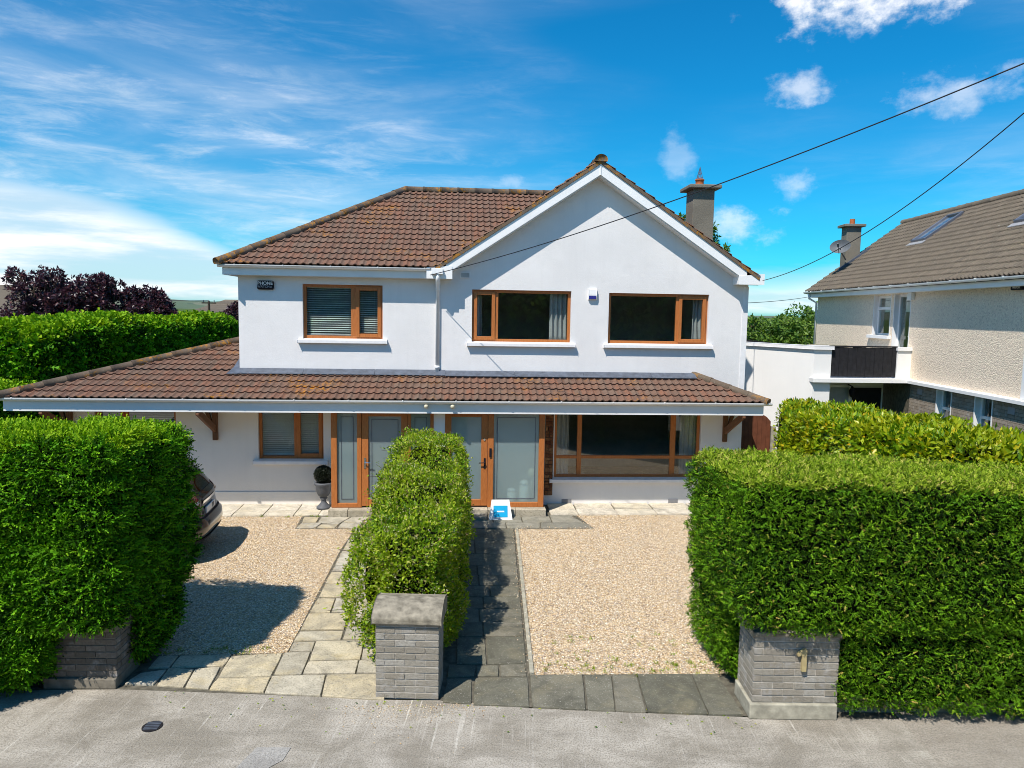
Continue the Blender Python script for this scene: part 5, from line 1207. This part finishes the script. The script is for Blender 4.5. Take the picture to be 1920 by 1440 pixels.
# roof
kn = .75; ex, ez, rx = -.36, 5.13, 2.85; rzn = ez+kn*(rx-ex); cn = 1/math.sqrt(1+kn*kn); LN_ = (rx-ex)/cn
m = nb(); m.prism([(ex, ez-.04), (rx, rzn-.04), (2*rx-ex, ez-.04), (2*rx-ex, ez-.08), (rx, rzn-.09), (ex, ez-.08)], 1, -8.7, 6.80); NR = m.build('roof', M['underlay'], NH)
nt1 = tiles_for((ex, 6.85, ez), (0, -1, 0), (1, 0, kn), [(0, 1, LN_)], 104, 17, mat='ntile', gauge=.245)
place_tiles([(NR, nt1, True)], 300, NTm)
p0, p1 = NTm @ Vector((rx, 6.85, rzn+.01)), NTm @ Vector((rx, -8.7, rzn+.01)); ridge_line(NR, p0, p1, 'ntile', .12)
m = nb(); m.box(-.28, -.255, -8.6, 6.7, 4.93, 5.10); m.build('fascia', M['upvc'], NH); m = nb(); m.box(-.255, .0, -8.6, 6.7, 4.93, 4.945); m.build('soffit', M['soffit'], NH)
tmp = MB(); K = 9; r = .06; pr = [(-.28-r-r*math.cos(math.pi*k/(K-1)), 5.12-r*math.sin(math.pi*k/(K-1))) for k in range(K)]; m = nb(); m.prism(pr, 1, -8.7, 6.95); NG = m.build('gutter', M['upvc'], NH)
y = 6.3
while y > -8: m = nb(); m.prism([(a, b-.006) for a, b in pr]+[(-.27, 5.135), (-.41, 5.135)], 1, y-.015, y+.015); m.build('gutter_bracket', M['upvc'], NG); y -= .95
m = nb(); m.tube([(-.34, 6.6, 5.05), (-.3, 6.63, 4.9), (-.03, 6.66, 4.75), (-.03, 6.66, 3)], .035, 8); m.build('downpipe', M['upvc'], NH, True)
for y in (2.4, -2.35):
    U_, V_ = Vector((0, -1, 0)), Vector((1, 0, kn)).normalized(); Nn_ = U_.cross(V_); O_ = Vector((1.42, y+.85, ez+kn*(1.42-ex)))
    RT = NTm @ Matrix(((U_.x, V_.x, Nn_.x, O_.x), (U_.y, V_.y, Nn_.y, O_.y), (U_.z, V_.z, Nn_.z, O_.z), (0, 0, 0, 1)))
    m = MB(RT); m.box(0, .80, 0, .06, .02, .12); m.box(0, .80, 1.24, 1.30, .02, .12); m.box(0, .06, .06, 1.24, .02, .119); m.box(.74, .80, .06, 1.24, .02, .119); rl = m.build('roof_light', M['steel'], NR, False, .008)
    m = MB(RT); m.box(.06, .74, .06, 1.24, .07, .078); m.build('pane', M['glass'], rl); m = MB(RT); m.box(.06, .74, .06, 1.24, .03, .034); m.build('blind', M['greywall'], rl)
    m = MB(RT); m.box(-.06, .86, -.16, -.005, .045, .06); m.build('apron', M['grille'], rl)
m = nb(); m.box(.72, 1.20, 6.3, 6.75, 5.0, 7.32); nch = m.build('chimney', M['chim'], NH, False, .01); m = nb(); m.box(.61, 1.31, 6.19, 6.86, 7.32, 7.41); m.build('chimney_cap', M['chim'], nch, False, .015)
m = nb(); m.tube([(.96, 6.5, 7.41), (.96, 6.5, 7.60)], .085, 14); m.build('chimney_pot', M['clay'], nch)
m = nb(); m.prism([(.5, 5.83), (1.5, 6.58), (1.5, 6.66), (.5, 5.91)], 1, 6.22, 6.30); m.build('flashing', M['lead'], nch)
# satellite dish on the chimney
t = thing('satellite_dish', 'grey satellite dish on the neighbouring chimney', 'dish', tuple(NTm @ Vector((.62, 6.0, 6.2))))
DT = NTm @ Matrix.Translation((.38, 5.9, 6.58)) @ Matrix.Rotation(R(-35), 4, 'Z') @ Matrix.Rotation(R(62), 4, 'X')
m = MB(DT); pr = [(.33*q, .16*q*q-.08) for q in (0.05, .25, .5, .75, 1)]; m.lathe(pr, (0, 0, 0), 24); m.v = [tuple((p[0], p[1]*.8, p[2])) for p in m.v]; m.f = m.f[:-1]; m.build('reflector', M['dish'], t, True)
m = MB(DT); m.tube([(0, -.26, .05), (0, -.12, .33)], .012, 6); m.tube([(0, -.15, .28), (0, -.09, .40)], .03, 10); m.build('feed_arm', M['dish'], t)
m = nb(); m.tube([(.40, 5.98, 6.5), (.66, 6.12, 6.2)], .022, 8); m.tube([(.40, 5.98, 6.5), (.38, 5.92, 6.58)], .022, 8); m.build('mast', M['steel'], t)
# flat-roofed annex with balcony
an = MB(); an.prism([(9.04, 18.06), (9.50, 18.06), (9.50, 18.25), (9.15, 18.25), (8.0, 20.4), (7.85, 20.3)], 2, 0, 3.44); an.build('annex_wall', M['render2'], NH)
an = MB(); an.prism([(9.0, 18.0), (9.54, 18.0), (9.54, 18.31), (9.18, 18.31), (8.04, 20.44), (7.79, 20.3)], 2, 3.44, 3.53); an.build('parapet_coping', M['sill'], NH, False, .006)
an = MB(); an.box(11.26, 11.66, 18.06, 18.25, 2.7, 3.43); an.build('balcony_pier', M['render2'], NH); MB().box(11.24, 11.70, 18.02, 18.29, 3.43, 3.51).build('parapet_coping', M['sill'], NH)
an = MB(); an.box(8.99, 11.75, 17.93, 20.5, 2.60, 2.71); an.build('balcony_slab', M['white'], NH, False, .005)
for k in range(15):
    a = 9.50+k*.1175; an = MB(); an.box(a, a+.112, 18.10+.006*(k % 2), 18.13, 2.74, 3.50+random.uniform(-.006, .006)); an.build('balcony_board', M['darkboard'], NH)
MB().box(9.48, 11.27, 18.09, 18.16, 3.505, 3.54).build('balcony_rail', M['darkboard'], NH)
an = MB(); an.box(9.02, 11.62, 19.2, 19.4, 0, 2.6); an.build('annex_wall', M['render2'], NH)
MB().box(10.75, 11.55, 19.16, 19.2, 0.0, 2.35).build('annex_door', M['dark'], NH)
for a in (9.35, 10.05): 
    w = MB().box(a, a+.62, 19.15, 19.2, 1.0, 2.42).build('annex_window', M['upvc'], NH); MB().box(a+.05, a+.57, 19.14, 19.15, 1.05, 2.36).build('pane', M['greywall'], w)
l = MB().lathe([(.01, 0), (.06, .04), (.085, .2), (.07, .22), (.02, .3)], (10.62, 18.98, 2.1), 12).build('wall_lantern', M['black'], NH, True); MB().tube([(10.62, 18.98, 2.4), (10.62, 19.2, 2.44)], .015, 6).build('bracket', M['black'], l)
# dark fence behind the flat roof
t = thing('board_fence', 'black board fence behind the flat-roofed annex', 'fence', (9.5, 22, 0))
for k in range(14): MB().box(8.0+k*.2, 8.0+k*.2+.19, 22.0, 22.03, 2.7, 3.62-.022*k).build('board', M['darkboard'], t)
MB().box(8.0, 10.8, 22.03, 22.08, 3.1, 3.2).build('rail', M['darkboard'], t)
for x in (8.1, 9.4, 10.7): MB().box(x-.05, x+.05, 22.03, 22.13, 0, 3.2).build('post', M['darkboard'], t)
MB().box(10.82, 12.4, 22.0, 22.1, 0, 3.42).build('fence_wall', M['plinth'], t)

# ------------------------------------------------------------------ trees
def tree(name, label, base, h, lobes, mat, n, ls, cat='tree', group=None, seed=0, kind='leaf'):
    t = thing(name, label, cat, base, group); bx, by, bz = base; mb = MB(); L0 = np.array([l[:3] for l in lobes]); ctr = L0.mean(0)
    fork = Vector((bx, by, bz+h*.3)); mb.tube([(bx, by, bz), (bx+.03, by, bz+h*.15), tuple(fork)], [h*.035, h*.028, h*.024], 9)
    for l in lobes:
        e = Vector(l[:3]); m_ = fork.lerp(e, .5)+Vector((0, 0, .1*h*.3)); mb.tube([tuple(fork), tuple(m_), tuple(e+Vector((0, 0, l[3]*.5)))], [h*.018, h*.011, h*.004], 6)
        for q in range(4):
            d = Vector(rng.normal(size=3)).normalized(); d.z = abs(d.z)*.7; mb.tube([tuple(m_.lerp(e, .6)), tuple(e+d*l[3]*.85)], [h*.008, h*.002], 5)
    mb.build('trunk', M['trunk'], t, True)
    vol = np.array([l[3]**2 for l in lobes]); cnt = (n*vol/vol.sum()).astype(int); P, D = [], []
    for l, c in zip(lobes, cnt):
        # leaf clumps spread through the lobe
        nc = max(6, int(c/26)); d = rng.normal(size=(nc, 3)); d /= np.linalg.norm(d, axis=1)[:, None]; r = l[3]*rng.uniform(.35, 1.0, nc)**.6
        cc = np.array(l[:3])+d*r[:, None]*np.array([1, 1, l[4] if len(l) > 4 else .9]); k = rng.integers(0, nc, c); o = rng.normal(size=(c, 3)); o /= np.linalg.norm(o, axis=1)[:, None]
        P.append(cc[k]+o*(rng.uniform(.1, 1, c)**.5*l[3]*.20)[:, None]); dd = d[k]*.6+o*.7; D.append(dd/np.linalg.norm(dd, axis=1)[:, None])
    P = np.concatenate(P); D = np.concatenate(D)
    V, F = scatter(LEAF_V, LEAF_F, P, frames(D, rng.uniform(.1, .8, len(P)), -.1, .8), rng.uniform(ls[0], ls[1], len(P)))
    np_mesh('crown', V, F, M[mat], t); return t
def L(*a): return a
tree('purple_tree', 'largest purple-leaved tree above the long hedge at left', (-14.8, 28.2, 0), 6, [(-15.6, 28, 4.6, .75), (-14.9, 28, 5.15, .6), (-15.1, 28.3, 4.0, .95), (-16.0, 28, 5.2, .45), (-14.3, 28, 4.4, .75), (-15.9, 28.2, 3.7, .8)], 'purple', 9500, (.10, .18))
tree('purple_tree', 'rounded purple-leaved tree between the other two purple trees', (-13.3, 28, 0), 5.6, [(-13.6, 28, 4.7, .75), (-13.2, 28, 4.95, .5), (-12.6, 28, 4.75, .4), (-13.0, 28.2, 4.0, .85), (-13.9, 28, 3.9, .7)], 'purple', 8000, (.10, .18))
tree('purple_tree', 'smaller purple-leaved tree nearest the white house', (-11.6, 28, 0), 5.2, [(-11.4, 28, 4.35, .62), (-11.9, 28, 4.75, .30), (-11.0, 28, 4.45, .35), (-11.9, 28.2, 3.9, .7), (-10.9, 28, 3.9, .55)], 'purple', 6500, (.10, .17))
tree('purple_tree', 'purple-leaved tree half hidden behind the white house corner', (-11.9, 41, 0), 4.8, [(-12.1, 41, 4.0, .6), (-12.7, 41, 3.6, .5), (-11.4, 41, 4.2, .7)], 'purple', 4200, (.12, .2))
for i, (lab, x, y, z, r) in enumerate((('broad bushy tree left of the neighbouring house, nearest the white house', 16.2, 40, 3.0, 1.5), ('rounded tree between the two others beyond the black fence', 18.3, 40, 3.1, 1.6), ('dark taller tree beside the neighbouring house corner', 20.5, 41, 3.6, 1.7))):
    tree('garden_tree', lab, (x, y, 0), z+r, [(x-.9, y, z, r*.8), (x+.7, y, z-.1, r*.85), (x, y-.6, z-1.4, r*1.2), (x+.1, y, z+.5, r*.6), (x-.3, y-1, 1.4, 1.6)], 'treeleaf', 9000, (.16, .28))
tree('tall_tree', 'tall tree whose top shows beside the house chimney', (10.6, 32, 0), 8.9, [(9.6, 32, 7.9, .75), (10.4, 32, 7.6, .9), (11.1, 32, 6.9, .75), (10.5, 32.3, 6.0, 1.4)], 'treeleaf', 7000, (.14, .22))

# ------------------------------------------------------------------ far houses, pole, wires, hill
t = thing('far_house', 'distant house with a brown hipped roof behind the long hedge', 'house', (-15, 46, 0))
MB().box(-17.5, -11.5, 46, 52, 0, 3.4).build('wall', M['greywall'], t)
mb = MB(); mb.add([(-17.9, 45.6, 3.4), (-11.1, 45.6, 3.4), (-11.1, 52.4, 3.4), (-17.9, 52.4, 3.4), (-15.1, 48.6, 4.75), (-13.8, 48.6, 4.75)], [(0, 1, 5, 4), (1, 2, 5), (2, 3, 4, 5), (3, 0, 4)]); rf = mb.build('roof', M['ntile'], t)
nr_ = 11
for k in range(nr_):
    a = k/nr_; b = (k+1)/nr_; e0, e1, z0, z1, y0, y1 = -17.9+2.8*a, -11.1-2.7*a, 3.4+1.35*a, 3.4+1.35*b, 45.6+3*a, 45.6+3*b
    mb = MB(); mb.add([(e0, y0-.02, z0+.03), (e1, y0-.02, z0+.03), (-11.1-2.7*b, y1, z1+.03), (-17.9+2.8*b, y1, z1+.03), (e0, y0-.02, z0-.03), (e1, y0-.02, z0-.03)], [(0, 1, 2, 3), (4, 5, 1, 0)]); mb.build('tile_course', M['ntile'], rf)
t = thing('far_house', 'grey gabled house cut off by the left edge of the view', 'house', (-25, 38, 0))
MB().box(-30, -22.6, 38, 46, 0, 3.6).build('wall', M['greywall'], t); mb = MB(); mb.prism([(37.7, 3.5), (42, 5.3), (46.3, 3.5)], 0, -30, -22.3); mb.build('roof', M['ntile'], t)
t = thing('utility_pole', 'thin utility pole with a crossarm in front of the distant roof', 'pole', (-14.6, 44, 0))
MB().tube([(-14.6, 44, 0), (-14.6, 44, 4.62)], .07, 8).build('pole_shaft', M['trunk'], t); MB().box(-15.0, -14.2, 43.95, 44.05, 4.48, 4.55).build('crossarm', M['trunk'], t)
for x in (-14.9, -14.6, -14.3): MB().tube([(x, 44, 4.55), (x, 44, 4.68)], .03, 6).build('insulator', M['grille'], t)
def cable(label, A, B, sag, r):
    A, B = Vector(A), Vector(B); pts = []
    for k in range(33):
        s = k/32; p = A.lerp(B, s); p.z -= sag*4*s*(1-s); pts.append(tuple(p))
    tag(MB().tube(pts, r, 6).build('overhead_cable', M['wire'], None, True), label, 'cable')
cable('thick overhead cable crossing the gable from the left barge foot', (-.62, 15.46, 5.0), (9.655, 3.52, 8.735), .45, .008)
cable('overhead cable running from the right barge foot past the neighbouring chimney', (6.5, 15.46, 5.02), (6.77, 4.27, 8.965), .81, .007)
cable('thin low cable between the white house and the neighbouring eave', (6.36, 17.5, 4.55), (12.0, 24.6, 4.95), .05, .008)
cable('faint cable from the distant pole towards the left', (-14.6, 44, 4.65), (-40, 40, 5.6), .4, .02)
hx = []; g = MB(); n = 60
for i in range(n+1):
    a = -60+120*i/n; d = 2300; z = 4+26*math.exp(-((a+27)/16)**2)+14*math.exp(-((a+5)/20)**2)+5*math.sin(a*.4)+3*math.sin(a*1.1)
    for rr, zz in ((d, -1), (d+150, max(2., z*.6)), (d+500, max(3., z)), (d+1100, -1)): hx.append((rr*math.sin(R(a)), rr*math.cos(R(a)), zz))
g.add(hx, [(i*4+j, (i+1)*4+j, (i+1)*4+j+1, i*4+j+1) for i in range(n) for j in range(3)]); struct(g.build('hills', M['hill'], None, True))

# ------------------------------------------------------------------ litter on the path
n = 90; x = rng.uniform(-3.2, 3.2, n); y = 7.62-.12*x+rng.exponential(.22, n)*-1; p = np.stack([x, y, np.full(n, .008)], 1)
up_ = np.tile([0, 0, 1.], (n, 1)); V, F = scatter(LEAF_V, LEAF_F, p, frames(up_, np.zeros(n), 0, .2), rng.uniform(.018, .04, n)); o = np_mesh('fallen_leaves', V, F, M['privet']); o['kind'] = 'stuff'; o['label'] = 'small fallen leaves scattered on the footpath'; o['category'] = 'leaves'
n = 420; x = rng.normal(-.45, .45, n); y = 7.60-rng.exponential(.16, n); V, F = scatter(PEB_V, PEB_F, np.stack([x, y, np.full(n, .004)], 1), rot_frames(n, .3), rng.uniform(.004, .011, n)); o = np_mesh('stray_pebbles', V, F, M['pebble']); o['kind'] = 'stuff'; o['label'] = 'stray gravel chips at the foot of the pillar'; o['category'] = 'pebbles'
def band(poly, n, w):
    P = np.array(poly); Q = np.roll(P, -1, 0); L = np.linalg.norm(Q-P, axis=1); k = rng.choice(len(P), n, p=L/L.sum()); t = rng.random((n, 1)); p = P[k]*(1-t)+Q[k]*t
    return p+rng.normal(size=(n, 2))*w
p = np.concatenate([band(LG, 1500, .07), band(RG, 1500, .06)]); p = p[(p[:, 1] < 14.8) & (p[:, 1] > 7.7) & (p[:, 0] > -4)]; n = len(p)
V, F = scatter(PEB_V, PEB_F, np.concatenate([p, np.full((n, 1), .030)], 1), rot_frames(n, .3), rng.uniform(.006, .013, n)); o = np_mesh('spilled_stones', V, F, M['pebble']); o['kind'] = 'stuff'; o['label'] = 'gravel stones spilled onto the paving edges'; o['category'] = 'pebbles'
p = np.concatenate([band(RG[:2], 26, .10)+np.array([0, .12]), np.stack([rng.uniform(1.2, 3.1, 34), rng.uniform(8.2, 9.3, 34)], 1), np.stack([rng.uniform(-3.6, -2.1, 16), rng.uniform(8.85, 9.0, 16)], 1), np.stack([rng.uniform(-4.2, -2.2, 14), rng.uniform(14.85, 15.0, 14)], 1)])
p = np.repeat(p, 14, 0)+rng.normal(size=(len(p)*14, 2))*.022; n = len(p); d = rng.normal(size=(n, 3))*.5+np.array([0, 0, 1.]); d /= np.linalg.norm(d, axis=1)[:, None]
V, F = scatter(LEAF_V*np.array([.35, 1, 1]), LEAF_F, np.concatenate([p, np.full((n, 1), .006)], 1), frames(d, np.ones(n), 0, 1.), rng.uniform(.02, .055, n)); o = np_mesh('weeds', V, F, M['privet']); o['kind'] = 'stuff'; o['label'] = 'tiny weeds sprouting in the gravel edges'; o['category'] = 'weeds'
